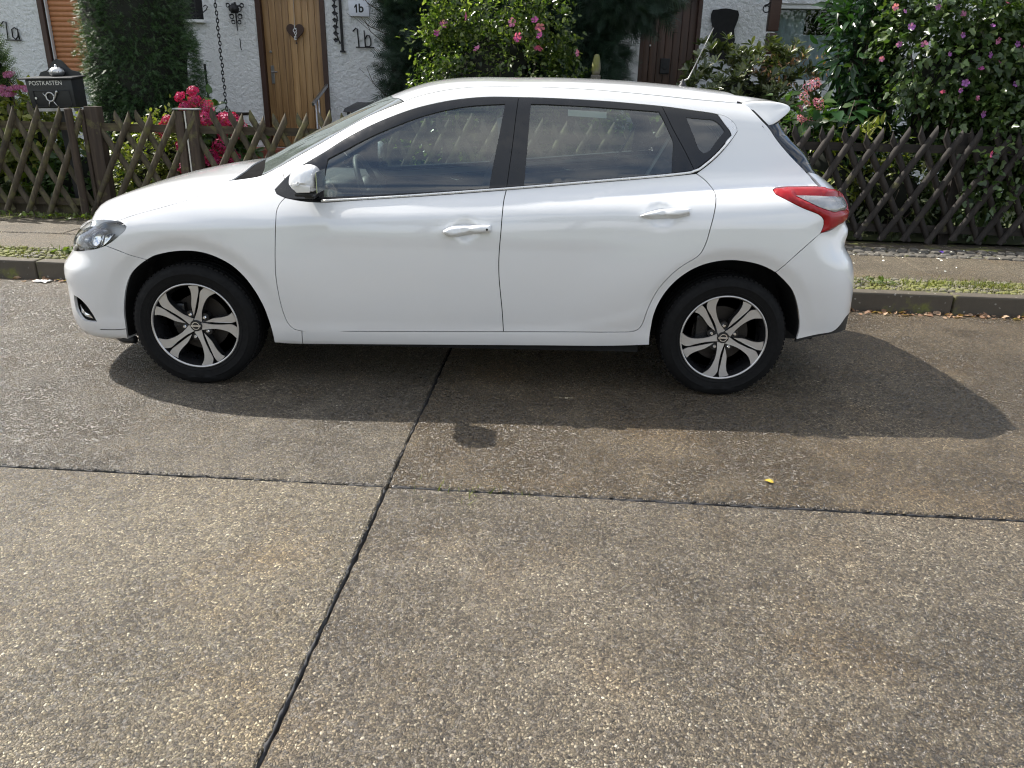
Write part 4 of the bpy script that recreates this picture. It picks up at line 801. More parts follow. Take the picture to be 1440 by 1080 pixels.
M['slab1'] = aggregate('aggregate_pale', (1.06,1.03,.92), .85, 1.85, thr=.47)
M['slab2'] = aggregate('aggregate_grey', (1.03,.99,.91), .95, 1.62)
M['slab3'] = aggregate('aggregate_damp_shade', (1.02,.99,.92), 1.0, 1.48, thr=.54)  # damp concrete, its damp widened to darken the car's shadow as well
M['slab4'] = aggregate('aggregate_brown', (1.07,.96,.78), 1.0, 1.42, thr=.56)  # damp spread widest, also deepening the car's shadow through the colour
def tar_mat():
    m = NT('bitumen'); n = m.noise(30, 6)
    return m.done(m.pbr(Base_Color=m.mix(n, (.012,.012,.014), (.040,.040,.042)), Roughness=m.ramp(n, [(.3,.6),(.7,.85)]), Normal=m.bump(m.noise(45, 5), .6, .006)))
M['tar'] = tar_mat()
def stone_mat(name, a, b, moss=0.0, rough=.8, sc=1.0, spots=True):
    m = NT(name); n = m.noise(9*sc, 6, .65); f = m.noise(120*sc, 4)
    oi = m.n('ShaderNodeObjectInfo').outputs['Random']; isl = m.n('ShaderNodeNewGeometry').outputs['Random Per Island']
    col = m.mix(n, a, b); col = m.mix(m.math('MULTIPLY', f, .5), col, m.mix(1.0, col, (.55,.53,.5), 'MULTIPLY'))
    col = m.mix(m.ramp(isl, [(0, 0), (1, .45)]), col, m.mix(1.0, col, (.62,.62,.6), 'MULTIPLY'))
    if spots:
        sp = m.ramp(m.vor(90*sc, 'F1').outputs['Color'], [(.90, 0), (.93, 1)])
        col = m.mix(m.math('MULTIPLY', sp, .6), col, (.45,.43,.38))
    if moss:
        mo = m.ramp(m.noise(5, 6, .7), [(.62-moss*.3, 0), (.74-moss*.3, 1)])
        col = m.mix(mo, col, m.mix(m.noise(60, 3), (.09,.10,.022), (.22,.22,.06)))
    return m.done(m.pbr(Base_Color=col, Roughness=rough, Normal=m.bump(m.math('ADD', f, m.math('MULTIPLY', n, 1.5)), .5, .004)))
M['kerb'] = stone_mat('kerb_concrete', (.075,.063,.046), (.14,.12,.092), .2)
M['cobble'] = stone_mat('mossy_cobble', (.13,.12,.092), (.24,.22,.172), .62)
M['cobble2'] = stone_mat('grey_cobble', (.085,.078,.066), (.155,.142,.12), .05)
M['flag'] = aggregate('paving_flag', (1.05,1.0,.88), .5, 1.85, scale=170)
M['soil'] = stone_mat('soil', (.045,.034,.022), (.10,.078,.05), .35, .95)
M['lawn'] = plain('lawn_soil', (.07,.085,.03), .95, var=.4, bump=.6)
def in_street(o, u=0, v=0, z=0, rz=0):
    o.matrix_world = STREET @ Matrix.Translation((u, v, z)) @ Matrix.Rotation(rz, 4, 'Z'); return o
# ------------------------------------------------------------------ ground, road slabs and joints
gd = link('ground', mesh('ground', [(-900,-900,0),(900,-900,0),(900,900,0),(-900,900,0)], [(0,1,2,3)]), M['lawn']); gd.location.z = -.08; tag(gd, kind='structure')
road = link('road', mesh('road', [(-60,-.6,0),(60,-.6,0),(60,5.80,0),(-60,5.80,0)], [(0,1,2,3)]), M['tar']); in_street(road, z=-.022); tag(road, kind='structure')
def slab(u0, u1, v0, v1, mat, dz=0.0, fine=True):
    P = []; st = .035 if fine else .5
    def side(a, b, nx, ny):
        L = math.hypot(b[0]-a[0], b[1]-a[1]); n = max(2, int(L/st)); out = []; ph = rng.random()*10
        for i in range(n):
            t = i/n; j = (.0018*math.sin(t*L*2.1+ph)+.0012*math.sin(t*L*7.3+ph*2)+rng.normal()*.0016) if fine else 0
            if fine and rng.random() < .025: j -= rng.random()*.010
            out.append((a[0]+(b[0]-a[0])*t+nx*j, a[1]+(b[1]-a[1])*t+ny*j))
        return out
    P += side((u0, v0), (u1, v0), 0, -1)+side((u1, v0), (u1, v1), 1, 0)+side((u1, v1), (u0, v1), 0, 1)+side((u0, v1), (u0, v0), -1, 0)
    n = len(P); c = ((u0+u1)/2, (v0+v1)/2)
    inn = [(p[0]+math.copysign(.006, c[0]-p[0])*(min(p[0]-u0, u1-p[0]) < .02), p[1]+math.copysign(.006, c[1]-p[1])*(min(p[1]-v0, v1-p[1]) < .02)) for p in P]
    V = [(p[0], p[1], dz) for p in inn]+[(p[0], p[1], dz-.006) for p in P]+[(p[0], p[1], -.03) for p in P]
    F = [tuple(range(n))]+[(n+i, n+(i+1) % n, (i+1) % n, i) for i in range(n)]+[(2*n+i, 2*n+(i+1) % n, n+(i+1) % n, n+i) for i in range(n)]
    o = link('slab', mesh('slab', V, F), mat, road); o.matrix_parent_inverse = Matrix.Identity(4); o.location = (0, 0, .022); return o
ub_ = [-26,-20.9,-15.8,-10.7,-5.70,-.656,4.50,9.6,14.7,19.8]; vb_ = [-.35, 2.665, 5.690]
jg = .005
for i in range(len(ub_)-1):
    for j in range(2):
        near = ub_[i+1] > -6 and ub_[i] < 6
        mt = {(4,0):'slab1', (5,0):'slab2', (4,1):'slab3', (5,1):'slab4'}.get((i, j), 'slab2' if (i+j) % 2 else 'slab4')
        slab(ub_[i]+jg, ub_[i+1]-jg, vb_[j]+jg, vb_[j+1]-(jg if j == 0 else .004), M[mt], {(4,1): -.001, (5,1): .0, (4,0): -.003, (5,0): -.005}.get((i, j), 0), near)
# bitumen poured in the joints: bulging, broken bead
def bead(pts, w, mat, name='joint_filler'):
    P = np.array(pts, float); L = np.r_[0, np.cumsum(np.linalg.norm(np.diff(P, axis=0), axis=1))]; n = int(L[-1]/.02)
    t = np.linspace(0, L[-1], n); X = np.stack([np.interp(t, L, P[:, 0]), np.interp(t, L, P[:, 1])], 1)
    d = (P[-1]-P[0])/L[-1]; nn = np.array([-d[1], d[0]])
    wob = np.convolve(rng.normal(size=n+60), np.ones(61)/61, 'valid')[:n]*.012
    wid = w*(.55+1.1*np.clip(np.convolve(rng.random(n+30), np.ones(31)/31, 'valid')[:n]*2-.75, 0, 1))
    rows = []
    for a, h in ((-1, -.018), (-.55, -.012), (-.15, -.006), (.3, -.003), (.9, -.0005), (1.15, -.012)):
        q = X+nn*(wob+a*wid+rng.normal(size=n)*.0025)[:, None]
        rows.append(np.c_[q, h+rng.normal(size=n)*.0016-.003])
    V = np.concatenate(rows); i = np.arange(n-1); F = np.concatenate([np.stack([k*n+i, k*n+i+1, (k+1)*n+i+1, (k+1)*n+i], 1) for k in range(5)])
    me = fast_mesh(name, V, F); o = link(name, me, mat, road); o.location = (0, 0, .022); return o
bead([(-.656,-.3),(-.656,2.64)], .0055, M['tar']); bead([(-.652,2.69),(-.656,5.68)], .0042, M['tar'])
bead([(-8,2.668),(-.66,2.665)], .0022, M['tar']); bead([(-.64,2.664),(8,2.662)], .0055, M['tar']); bead([(4.5,-.3),(4.5,5.68)], .015, M['tar']); bead([(-5.7,-.3),(-5.7,5.68)], .015, M['tar'])
# ------------------------------------------------------------------ kerb, pavement
KH = .14
kerb = link('kerb', mesh('kerb', [(-60,5.70,.02),(60,5.70,.02),(60,5.78,.02),(-60,5.78,.02)], [(0,1,2,3)]), M['soil']); in_street(kerb); tag(kerb, kind='structure')
def rough_box(du, dv, h, bev=.012):
    me = bpy.data.meshes.new('kerb_stone'); bm = bmesh.new(); bmesh.ops.create_cube(bm, size=1.0); bmesh.ops.scale(bm, vec=(du, dv, h), verts=bm.verts)
    bmesh.ops.bevel(bm, geom=list(bm.edges), offset=bev, segments=2, affect='EDGES', profile=.5); bm.to_mesh(me); bm.free(); return me
ksm = rough_box(.992, .115, .30, .014); ksm.materials.append(M['kerb'])
for i in range(-16, 16):
    o = link('kerb_stone', ksm, None, kerb); o.location = (i*1.0+.37, 5.690+.0575, KH-.15+rng.normal()*.003); o.rotation_euler = (rng.normal()*.006, 0, rng.normal()*.003)
pave = link('pavement', mesh('pavement', [(-60,5.80,0),(60,5.80,0),(60,7.95,0),(-60,7.95,0)], [(0,1,2,3)]), M['soil']); in_street(pave, z=KH-.014); tag(pave, kind='structure')
def cobbles(u0, u1, v0, v1, s, mat, name, zt, jit=.25, flat=.5):
    V = []; F = []; v = v0
    while v < v1:
        u = u0+rng.random()*s
        while u < u1:
            a, b = s*(.75+.5*rng.random()), s*(.8+.3*rng.random()); zz = zt+rng.normal()*.004; base = len(V); n = 7
            ang = np.linspace(0, 2*math.pi, n, endpoint=False)+rng.random()
            for r_, h_ in ((.50, -.02), (.47, -.002), (.36, .006)):
                for t in ang:
                    k = 1/max(abs(math.cos(t)), abs(math.sin(t)))**.55
                    V.append((u+a*.5+math.cos(t)*a*r_*k*.93, v+b*.5+math.sin(t)*b*r_*k*.93, zz+h_))
            for k in range(2):
                for i in range(n): F.append((base+k*n+i, base+k*n+(i+1) % n, base+(k+1)*n+(i+1) % n, base+(k+1)*n+i))
            F.append(tuple(base+2*n+i for i in range(n)))
            u += a
        v += s*.95
    me = mesh(name, V, F); o = link(name, me, mat, pave); o.location = (0, 0, -(KH-.014)); tag(o, kind='stuff'); return o
cobbles(-9, 8, 5.815, 6.17, .060, M['cobble'], 'mosaic_cobbles', KH-.004)
cobbles(1.2, 8, 7.17, 7.56, .105, M['cobble2'], 'cobble_strip', KH-.003)
# paving flags, uneven and cracked
def flag(P, z, tilt):
    P = [Vector((x, y, 0)) for x, y in P]; c = sum(P, Vector())/len(P); n = len(P)
    V = [(c.x+(p.x-c.x)*.985, c.y+(p.y-c.y)*.985, z+tilt[0]*(p.x-c.x)+tilt[1]*(p.y-c.y)) for p in P]; V2 = [(p.x, p.y, z-.008+tilt[0]*(p.x-c.x)+tilt[1]*(p.y-c.y)) for p in P]; V3 = [(p.x, p.y, z-.05) for p in P]
    F = [tuple(range(n))]+[(n+i, n+(i+1) % n, (i+1) % n, i) for i in range(n)]+[(2*n+i, 2*n+(i+1) % n, n+(i+1) % n, n+i) for i in range(n)]
    o = link('paving_flag', mesh('paving_flag', V+V2+V3, F), M['flag'], pave); o.location = (0, 0, -(KH-.014))
u = -13.0; k = 0
while u < 14:
    w = 1.0; g = .008; b = 7.15 if u > 1.0 else 7.55; j = rng.normal(size=8)*.008
    if u > 1: rows = [(6.19, 7.15)]
    else: rows = [(6.19, 6.86), (6.86, 7.55)]
    for (a0, a1) in rows:
        sh = .0 if u > 1 else (.35 if a0 > 6.5 else 0)
        x0, x1 = u+g+sh, u+w-g+sh
        if k % 3 == 1:   # a cracked flag
            t = .35+.3*rng.random()
            flag([(x0, a0+g), (x0+(x1-x0)*t, a0+g), (x0+(x1-x0)*(t+.18), a1-g), (x0, a1-g)], KH-.004+rng.normal()*.003, rng.normal(size=2)*.006)
            flag([(x0+(x1-x0)*t+.008, a0+g), (x1, a0+g), (x1, a1-g), (x0+(x1-x0)*(t+.18)+.008, a1-g)], KH-.004+rng.normal()*.003, rng.normal(size=2)*.006)
        else: flag([(x0, a0+g), (x1, a0+g), (x1, a1-g), (x0, a1-g)], KH-.004+rng.normal()*.003, rng.normal(size=2)*.006)
        k += 1
    u += w
# garden behind the fence and the far side of the street behind the viewer
gard = link('garden', mesh('garden', [(-40,7.96,0),(40,7.96,0),(40,12,.10),(-40,12,.10)], [(0,1,2,3)]), M['lawn']); in_street(gard, z=KH); tag(gard, kind='structure')
opp = link('verge', mesh('verge', [(-60,-30,.13),(60,-30,.13),(60,-.62,.13),(-60,-.62,.13),(60,-.6,-.05),(-60,-.6,-.05)], [(0,1,2,3),(3,2,4,5)]), M['lawn']); in_street(opp); tag(opp, kind='structure')
# ------------------------------------------------------------------ lattice fence
def wood(name, dark, mid, pale, lichen=.3, axis='Z', sc=1.0, rough=.8):
    m = NT(name); s = {'Z': (26*sc,26*sc,1.6*sc), 'X': (1.6*sc,26*sc,26*sc)}[axis]
    oi = m.n('ShaderNodeObjectInfo').outputs['Random']
    vec = m.n('ShaderNodeVectorMath', {0: m.tc.outputs['Object'], 1: m.n('ShaderNodeCombineXYZ', {0: m.math('MULTIPLY', oi, 37.0), 1: m.math('MULTIPLY', oi, 11.0), 2: m.math('MULTIPLY', oi, 53.0)}).outputs[0]}, operation='ADD').outputs[0]
    g = m.noise(1.0, 6, .6, m.mapping(s, vec=vec)); b = m.noise(7, 5, .6, vec)
    col = m.ramp(g, [(.25, dark), (.5, mid), (.78, pale)])
    col = m.mix(m.ramp(oi, [(0, .0), (1, .75)]), col, m.mix(1.0, col, (.50,.47,.45), 'MULTIPLY'))
    if lichen:
        l = m.ramp(b, [(.66-lichen*.35, 0), (.80-lichen*.35, .8)]); col = m.mix(l, col, m.mix(g, (.085,.082,.026), (.165,.155,.06)))
    return m.done(m.pbr(Base_Color=col, Roughness=rough, Normal=m.bump(g, .5, .004)))
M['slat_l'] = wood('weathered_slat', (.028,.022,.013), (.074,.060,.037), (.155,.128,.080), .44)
M['slat_r'] = wood('dark_slat_shaded', (.010,.008,.007), (.024,.019,.016), (.050,.041,.034), .05)  # dark brown wood, darkened further to paint in the bushes' shade
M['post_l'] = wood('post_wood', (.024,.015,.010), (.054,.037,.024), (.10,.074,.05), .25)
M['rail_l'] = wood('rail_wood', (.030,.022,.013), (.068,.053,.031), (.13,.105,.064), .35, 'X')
M['rail_r'] = wood('dark_rail_shaded', (.010,.008,.007), (.026,.021,.016), (.050,.041,.032), .12, 'X')  # rails toned down like the slats, shade included in the colour
LEAN = R(29); FH0, FH1, FV = .165, 1.205, 7.80
def slat_mesh(front):
    """half-round pole leaning along u, its top sawn upright into a point; origin at its foot"""
    w = .032; L = (FH1-FH0)/math.cos(LEAN); sgn = 1 if front else -1; ta = math.tan(LEAN)
    V = []; n = 7; sect = [(-math.cos(math.pi*k/(n-1))*w, -math.sin(math.pi*k/(n-1))*w*.95) for k in range(n)]     # (cross, depth)
    ca, sa = math.cos(LEAN), math.sin(LEAN)
    for t, top in ((0, 0), (L*.45, 0), (L, 1)):
        for c, d in sect:
            tt = t-(top*(c+w)/ta*.75) if top else t
            x = sgn*(sa*tt+ca*c); z = ca*tt-sa*c
            if t == 0: z = max(z, 0) if z < 0 else z
            V.append((x, d, z))
    F = []
    for j in range(2):
        for k in range(n-1): F.append((j*n+k, j*n+k+1, (j+1)*n+k+1, (j+1)*n+k))
        F.append((j*n+n-1, j*n, (j+1)*n, (j+1)*n+n-1))
    F += [tuple(range(n)), tuple(range(2*n, 3*n))]
    me = mesh('slat', V, F); bm = bmesh.new(); bm.from_mesh(me); bmesh.ops.recalc_face_normals(bm, faces=bm.faces); bm.to_mesh(me); bm.free()
    me.shade_smooth(); me.set_sharp_from_angle(angle=.9); return me
SLM = {}
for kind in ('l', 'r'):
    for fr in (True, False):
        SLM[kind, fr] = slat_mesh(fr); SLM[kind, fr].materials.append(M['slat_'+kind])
def half_rail(u0, u1, z, mat, parent, v=.0):
    b = MB(); n = 7; sect = [(math.sin(math.pi*k/(n-1))*.035, -math.cos(math.pi*k/(n-1))*.038) for k in range(n)]
    V = [(u, v+a, z+c) for u in (u0, u1) for a, c in sect]
    b.add(V, [(k, k+1, n+k+1, n+k) for k in range(n-1)]+[(n-1, 0, n, 2*n-1), tuple(range(n)), tuple(range(n, 2*n))]); return b.build('rail', mat, parent, angle=.9)
def fence(u0, u1, kind, label, cat='fence', name='lattice_fence', phase=0.0, slats=True):
    f = empty(name); in_street(f, (u0+u1)/2, FV, 0); tag(f, label, cat); cu = (u0+u1)/2; run = math.tan(LEAN)*(FH1-FH0)
    for fr in (True, False):
        u = math.floor(u0/.229)*.229+phase+(0 if fr else .05)-run
        while u < u1+run:
            lo, hi = (u, u+run) if fr else (u-run, u)
            if lo > u0-run*.5 and hi < u1+run*.5:
                o = link('slat', SLM[kind, fr], None, f); o.location = (u-cu+rng.normal()*.006, (0 if fr else .034)+rng.normal()*.001, FH0+rng.normal()*.012)
                o.rotation_euler = (rng.normal()*.010, rng.normal()*.018, 0); o.scale = (1, 1, 1+rng.normal()*.008)
            u += .229
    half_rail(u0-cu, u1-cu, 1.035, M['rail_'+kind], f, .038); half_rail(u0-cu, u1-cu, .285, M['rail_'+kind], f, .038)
    return f
def post(parent, u, v, h, w, rnd=False, mat='post_l', z0=.10):
    b = MB()
    if rnd: b.lathe([(w/2, 0), (w/2, h-.01), (w/2-.01, h)], 14, c=(u, v, z0))
    else: b.box((u, v, z0+h/2), (w, w*.8, h))
    return b.build('post', M[mat], parent, bevel=0 if rnd else .006, angle=.7)
f1 = fence(-9.6, -4.97, 'l', 'olive weathered lattice fence left of the double gate post, below the black mailbox')
post(f1, -4.965+7.285, -.035, 1.11, .075, True); post(f1, -7.2+7.285, .14, 1.08, .09)
gt = fence(-4.70, -3.84, 'l', 'lattice gate between the thick double post and the slimmer post, golden bush behind it', 'gate', 'garden_gate')
gp = empty('gate_post'); in_street(gp, -4.80, FV+.02, .10); tag(gp, 'broad square brown gate post standing behind a slim round pole', 'post')
b = MB(); b.box((.045, .03, .565), (.135, .11, 1.13)); b.build('post', M['post_l'], gp, bevel=.008, angle=.7)
b = MB(); b.box((-.045, -.01, .55), (.035, .06, 1.10)); b.build('gate_stop', M['post_l'], gp, bevel=.005, angle=.7)
gp2 = empty('gate_post'); in_street(gp2, -3.80, FV+.03, .10); tag(gp2, 'slim brown gate post with a pale top beside the crimson hydrangea', 'post')
b = MB(); b.box((-.055, 0, .555), (.085, .09, 1.11)); b.build('post', M['post_l'], gp2, bevel=.008, angle=.7)
b = MB(); b.box((.075, 0, .56), (.10, .09, 1.12)); b.build('post', M['post_l'], gp2, bevel=.008, angle=.7)
b = MB(); b.box((.012, -.035, .56), (.014, .012, 1.10)); b.build('metal_strip', M['alu'], gp2)
b = MB(); b.box((.02, 0, 1.127), (.25, .10, .012)); b.build('post_cap', M['trim_light'], gp2)
f2 = fence(-3.68, 1.30, 'l', 'weathered lattice fence behind the bonnet and side windows of the white car')
for uu in (-1.2, 1.25): post(f2, uu+1.19, .14, 1.08, .09)
f3 = fence(1.34, 9.0, 'r', 'dark brown lattice fence with shade put into its colour, behind the tail of the car, under the purple hibiscus')
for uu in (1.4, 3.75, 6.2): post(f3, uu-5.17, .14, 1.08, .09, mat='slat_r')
# board at the foot of the left fence
b = MB(); b.box((-.0, .10, .20), (4.5, .025, .13)); b.build('base_board', M['slat_l'], f1, bevel=.004)
# ------------------------------------------------------------------ houses
VH = 11.60
def stucco():
    m = NT('white_stucco'); n = m.noise(17, 5, .62); big = m.noise(1.3, 5)
    col = m.mix(m.ramp(big, [(.35, 0), (.75, .5)]), (.78,.79,.79), (.66,.66,.64))
    return m.done(m.pbr(Base_Color=col, Roughness=.9, Normal=m.bump(n, 1.0, .045)))
M['stucco'] = stucco()
M['brown'] = plain('brown_paint', (.050,.022,.014), .5, var=.25)
M['dark_iron'] = plain('dark_iron', (.020,.020,.022), .5, .4)
M['door_wood'] = wood('oak_planks', (.25,.135,.052), (.43,.255,.108), (.58,.37,.18), 0, 'Z', .8, .42)
M['door2_wood'] = wood('brown_planks', (.030,.014,.008), (.060,.028,.015), (.095,.046,.025), 0, 'Z', .8, .5)
M['shutter'] = plain('shutter_slat', (.46,.19,.075), .5, var=.10)
M['roof_tile'] = plain('roof_tile', (.16,.06,.04), .8, var=.3)
M['brick'] = plain('red_brick', (.26,.085,.055), .85, var=.3, bump=.4)
M['white_paint2'] = plain('white_frame', (.74,.74,.73), .45)
M['pane'] = glassy('window_glass', (.86,.90,.90), 1.5, 0, .9)
M['curtain'] = plain('net_curtain', (.72,.77,.79), .9, var=.1)
M['dark_room'] = plain('dark_room', (.012,.012,.013), .9)
M['sign'] = plain('sign_white', (.66,.68,.74), .35)
M['steel'] = plain('brushed_steel', (.42,.42,.43), .35, 1.0)
M['bin'] = plain('bin_plastic', (.018,.019,.021), .45)
def text(body, size, mat, parent, mw, ext=.002, name='lettering', bold=0):
    cu = bpy.data.curves.new(name, 'FONT'); cu.body = body; cu.size = size; cu.extrude = ext; cu.align_x = 'CENTER'; cu.align_y = 'CENTER'; cu.offset = bold
    o = bpy.data.objects.new('tmp_text', cu); COL.objects.link(o); bpy.context.view_layer.update()
    me = bpy.data.meshes.new_from_object(o.evaluated_get(bpy.context.evaluated_depsgraph_get())); bpy.data.objects.remove(o)
    me.materials.clear(); t = link(name, me, mat, parent); t.matrix_local = mw; return t
FACE = Matrix.Rotation(R(90), 4, 'X')                 # text facing the street (-v)
def wall_with_openings(u0, u1, z0, z1, v, th, holes, mat, parent, name='wall'):
    """front wall cut into blocks around rectangular openings (holes: u0,u1,z0,z1)"""
    us = sorted({u0, u1, *[a for h in holes for a in h[:2]]}); zs = sorted({z0, z1, *[a for h in holes for a in h[2:]]}); b = MB()
    V = []; F = []; idx = {}
    def vid(i, j, d):
        if (i, j, d) not in idx: idx[i, j, d] = len(V); V.append((us[i], v+d*th, zs[j]))
        return idx[i, j, d]
    solid = lambda i, j: 0 <= i < len(us)-1 and 0 <= j < len(zs)-1 and not any(h[0] <= us[i] < h[1] and h[2] <= zs[j] < h[3] for h in holes)
    for i in range(len(us)-1):
        for j in range(len(zs)-1):
            if not solid(i, j): continue
            F.append((vid(i,j,0), vid(i+1,j,0), vid(i+1,j+1,0), vid(i,j+1,0))); F.append((vid(i,j,1), vid(i,j+1,1), vid(i+1,j+1,1), vid(i+1,j,1)))
            if not solid(i-1, j): F.append((vid(i,j,0), vid(i,j+1,0), vid(i,j+1,1), vid(i,j,1)))
            if not solid(i+1, j): F.append((vid(i+1,j,0), vid(i+1,j,1), vid(i+1,j+1,1), vid(i+1,j+1,0)))
            if not solid(i, j-1): F.append((vid(i,j,0), vid(i,j,1), vid(i+1,j,1), vid(i+1,j,0)))
            if not solid(i, j+1): F.append((vid(i,j+1,0), vid(i+1,j+1,0), vid(i+1,j+1,1), vid(i,j+1,1)))
    return b.add(V, F).build(name, mat, parent)
def house(u0, u1, holes, label):
    h = empty('house'); in_street(h, (u0+u1)/2, VH, 0); tag(h, label, 'house'); c = (u0+u1)/2
    W = wall_with_openings(u0-c, u1-c, 0, 4.6, 0, .30, [(a-c, b_-c, d, e) for a, b_, d, e in holes], M['stucco'], h)
    b = MB(); b.box((u0-c+.15, 4.2, 2.3), (.3, 7.8, 4.6)); b.box((u1-c-.15, 4.2, 2.3), (.3, 7.8, 4.6)); b.box((0, 8.2, 2.3), (u1-u0-.01, .2, 4.6)); b.build('side_wall', M['stucco'], h)
    b = MB(); w = (u1-u0)/2+.01; b.add([(-w,-.45,4.55),(w,-.45,4.55),(w,4.2,7.0),(-w,4.2,7.0),(-w,8.7,4.55),(w,8.7,4.55),(-w,-.45,4.70),(w,-.45,4.70),(w,4.2,7.15),(-w,4.2,7.15),(-w,8.7,4.70),(w,8.7,4.70)], [(0,3,2,1),(3,4,5,2),(6,7,8,9),(9,8,11,10),(0,1,7,6),(4,10,11,5),(0,6,9,3),(3,9,10,4),(1,2,8,7),(2,5,11,8)]); b.build('roof', M['roof_tile'], h)
    b = MB(); b.box((0, 3.0, 1.6), (u1-u0-.8, .1, 3.2)); b.build('inner_wall', M['dark_room'], h)
    return h, c
hA, cA = house(-14.0, .60, [(-7.56, -6.40, 1.56, 2.90), (-5.95, -5.19, 2.26, 3.0), (-4.43, -3.45, .60, 2.72)], 'white rendered house with the oak plank door and the orange roller shutter')
hB, cB_ = house(.64, 12.0, [(.92, 1.72, .62, 2.70), (2.66, 4.30, 1.62, 2.62)], 'white rendered house on the right with dark brown plank door and curtained window')
# roller shutter window
for xx, ww in ((-7.535,.075), (-6.43,.06)): b = MB(); b.box((xx-cA, -.005, 2.25), (ww, .10, 1.42)); b.build('window_jamb', M['brown'], hA, bevel=.006)
b = MB(); b.box((-7.478-cA, .01, 2.25), (.018, .05, 1.40)); b.build('shutter_guide', M['white_paint2'], hA)
b = MB(); b.box((-6.98-cA, -.05, 1.535), (1.22, .22, .05)); b.build('window_sill', M['flag'], hA, bevel=.006)
b = MB(); n = 8; b.add([(x, -math.sin(math.pi*k/(n-1))*.012, (k/(n-1)-.5)*.066) for x in (-.51, .51) for k in range(n)], [(k, k+1, n+k+1, n+k) for k in range(n-1)]); me_s = mesh('shutter_slat', b.v, b.f); me_s.shade_smooth(); me_s.materials.append(M['shutter'])
for k in range(20):
    o = link('shutter_slat', me_s, None, hA); o.location = (-6.96-cA, .05, 1.60+k*.067)
b = MB(); b.box((-6.96-cA, .075, 2.24), (1.05, .01, 1.4)); b.build('shutter_back', M['brown'], hA)
# small barred window behind the yew
b = MB(); b.box((-5.57-cA, .12, 2.63), (.78, .02, .76)); b.build('small_pane', M['dark_room'], hA)
b = MB(); b.box((-5.57-cA, -.02, 2.275), (.82, .12, .04)); b.build('window_sill', M['white_paint2'], hA, bevel=.005)
b = MB()
for uu in (-5.85,-5.7,-5.55,-5.4,-5.27): b.tube([(uu-cA,-.06,2.30),(uu-cA,-.06,3.0)], .008, 6)
b.tube([(-5.95-cA,-.06,2.36),(-5.2-cA,-.06,2.36)], .008, 6); b.tube([(-5.2-cA,-.06,2.36),(-5.12-cA,-.05,2.42),(-5.10-cA,-.04,2.46),(-5.13-cA,-.04,2.48),(-5.16-cA,-.04,2.46)], .007, 6); b.build('window_grille', M['dark_iron'], hA)
# oak door
dr = empty('front_door'); dr.parent = hA; dr.location = (-3.94-cA, .06, .60)
b = MB(); b.box((-.455, -.03, 1.06), (.07, .12, 2.12)); b.box((.455, -.03, 1.06), (.07, .12, 2.12)); b.box((0, -.03, 2.09), (.98, .12, .06)); b.build('door_frame', M['brown'], dr, bevel=.006)
for k in range(9):
    x = -.42+.84*(k+.5)/9; b = MB(); b.box((x, 0, 1.03), (.089, .03, 2.04)); b.build('plank', M['door_wood'], dr, bevel=.006, angle=.7)
b = MB(); b.box((-.335, -.022, 1.00), (.045, .012, .24)); b.tube([(-.335,-.03,1.03),(-.335,-.065,1.03),(-.25,-.068,1.035)], .010, 8); b.lathe([(.018,-.02),(.018,.0)], 12, 'y', c=(-.335,-.028,1.30)); b.build('door_handle', M['steel'], dr, bevel=.002)
# heart hanging on the door
ht = empty('door_heart'); in_street(ht, -3.885, VH-.01, 2.17); tag(ht, 'dark wooden heart with white script hanging on the oak door', 'ornament')
P = []
for t in np.linspace(0, 2*math.pi, 40, endpoint=False): P.append((.0078*16*math.sin(t)**3, .0078*(13*math.cos(t)-5*math.cos(2*t)-2*math.cos(3*t)-math.cos(4*t))))
b = MB(); b.prism(P, -.008, .008, lambda a, c, d: (a, d, c)); b.build('heart_board', M['brown'], ht)
MB().tube([(0,-.012,.03),(.006,-.012,.42)], .003, 5).build('cord', M['belt'], ht)
for k, ch in enumerate('LOVE'): text(ch, .070, M['white_paint2'], ht, Matrix.Translation((.004*(-1)**k, -.0105, .055-.048*k)) @ FACE, .001, bold=.001)
b = MB(); b.lathe([(.011,0),(.013,.012),(.008,.03)], 8, c=(.005,-.002,-.165)); b.build('bead', M['brown'], ht)
# steps and railing
stp = empty('entrance_steps'); in_street(stp, -3.94, VH-.45, 0); tag(stp, 'red brick steps below the oak door', 'steps')
for k in range(3):
    b = MB(); b.box((0, .22-.32*k, .10+(.50-.17*k)/2), (1.5, .44, .50-.17*k)); b.build('step', M['brick'], stp, bevel=.008)
hr = empty('handrail'); in_street(hr, -3.45, VH-.35, .55); tag(hr, 'steel handrail sloping beside the oak door', 'handrail')
b = MB(); b.box((-.02, -.05, .80), (.030, .74, .045), Matrix.Rotation(R(19), 3, 'X')); b.build('rail', M['steel'], hr, bevel=.004)
b = MB(); b.tube([(-.03,-.22,-.4),(-.03,-.22,.735)], .014, 8); b.tube([(.01,-.22,-.4),(.01,-.22,.735)], .014, 8); b.build('baluster', M['steel'], hr, smooth=True)
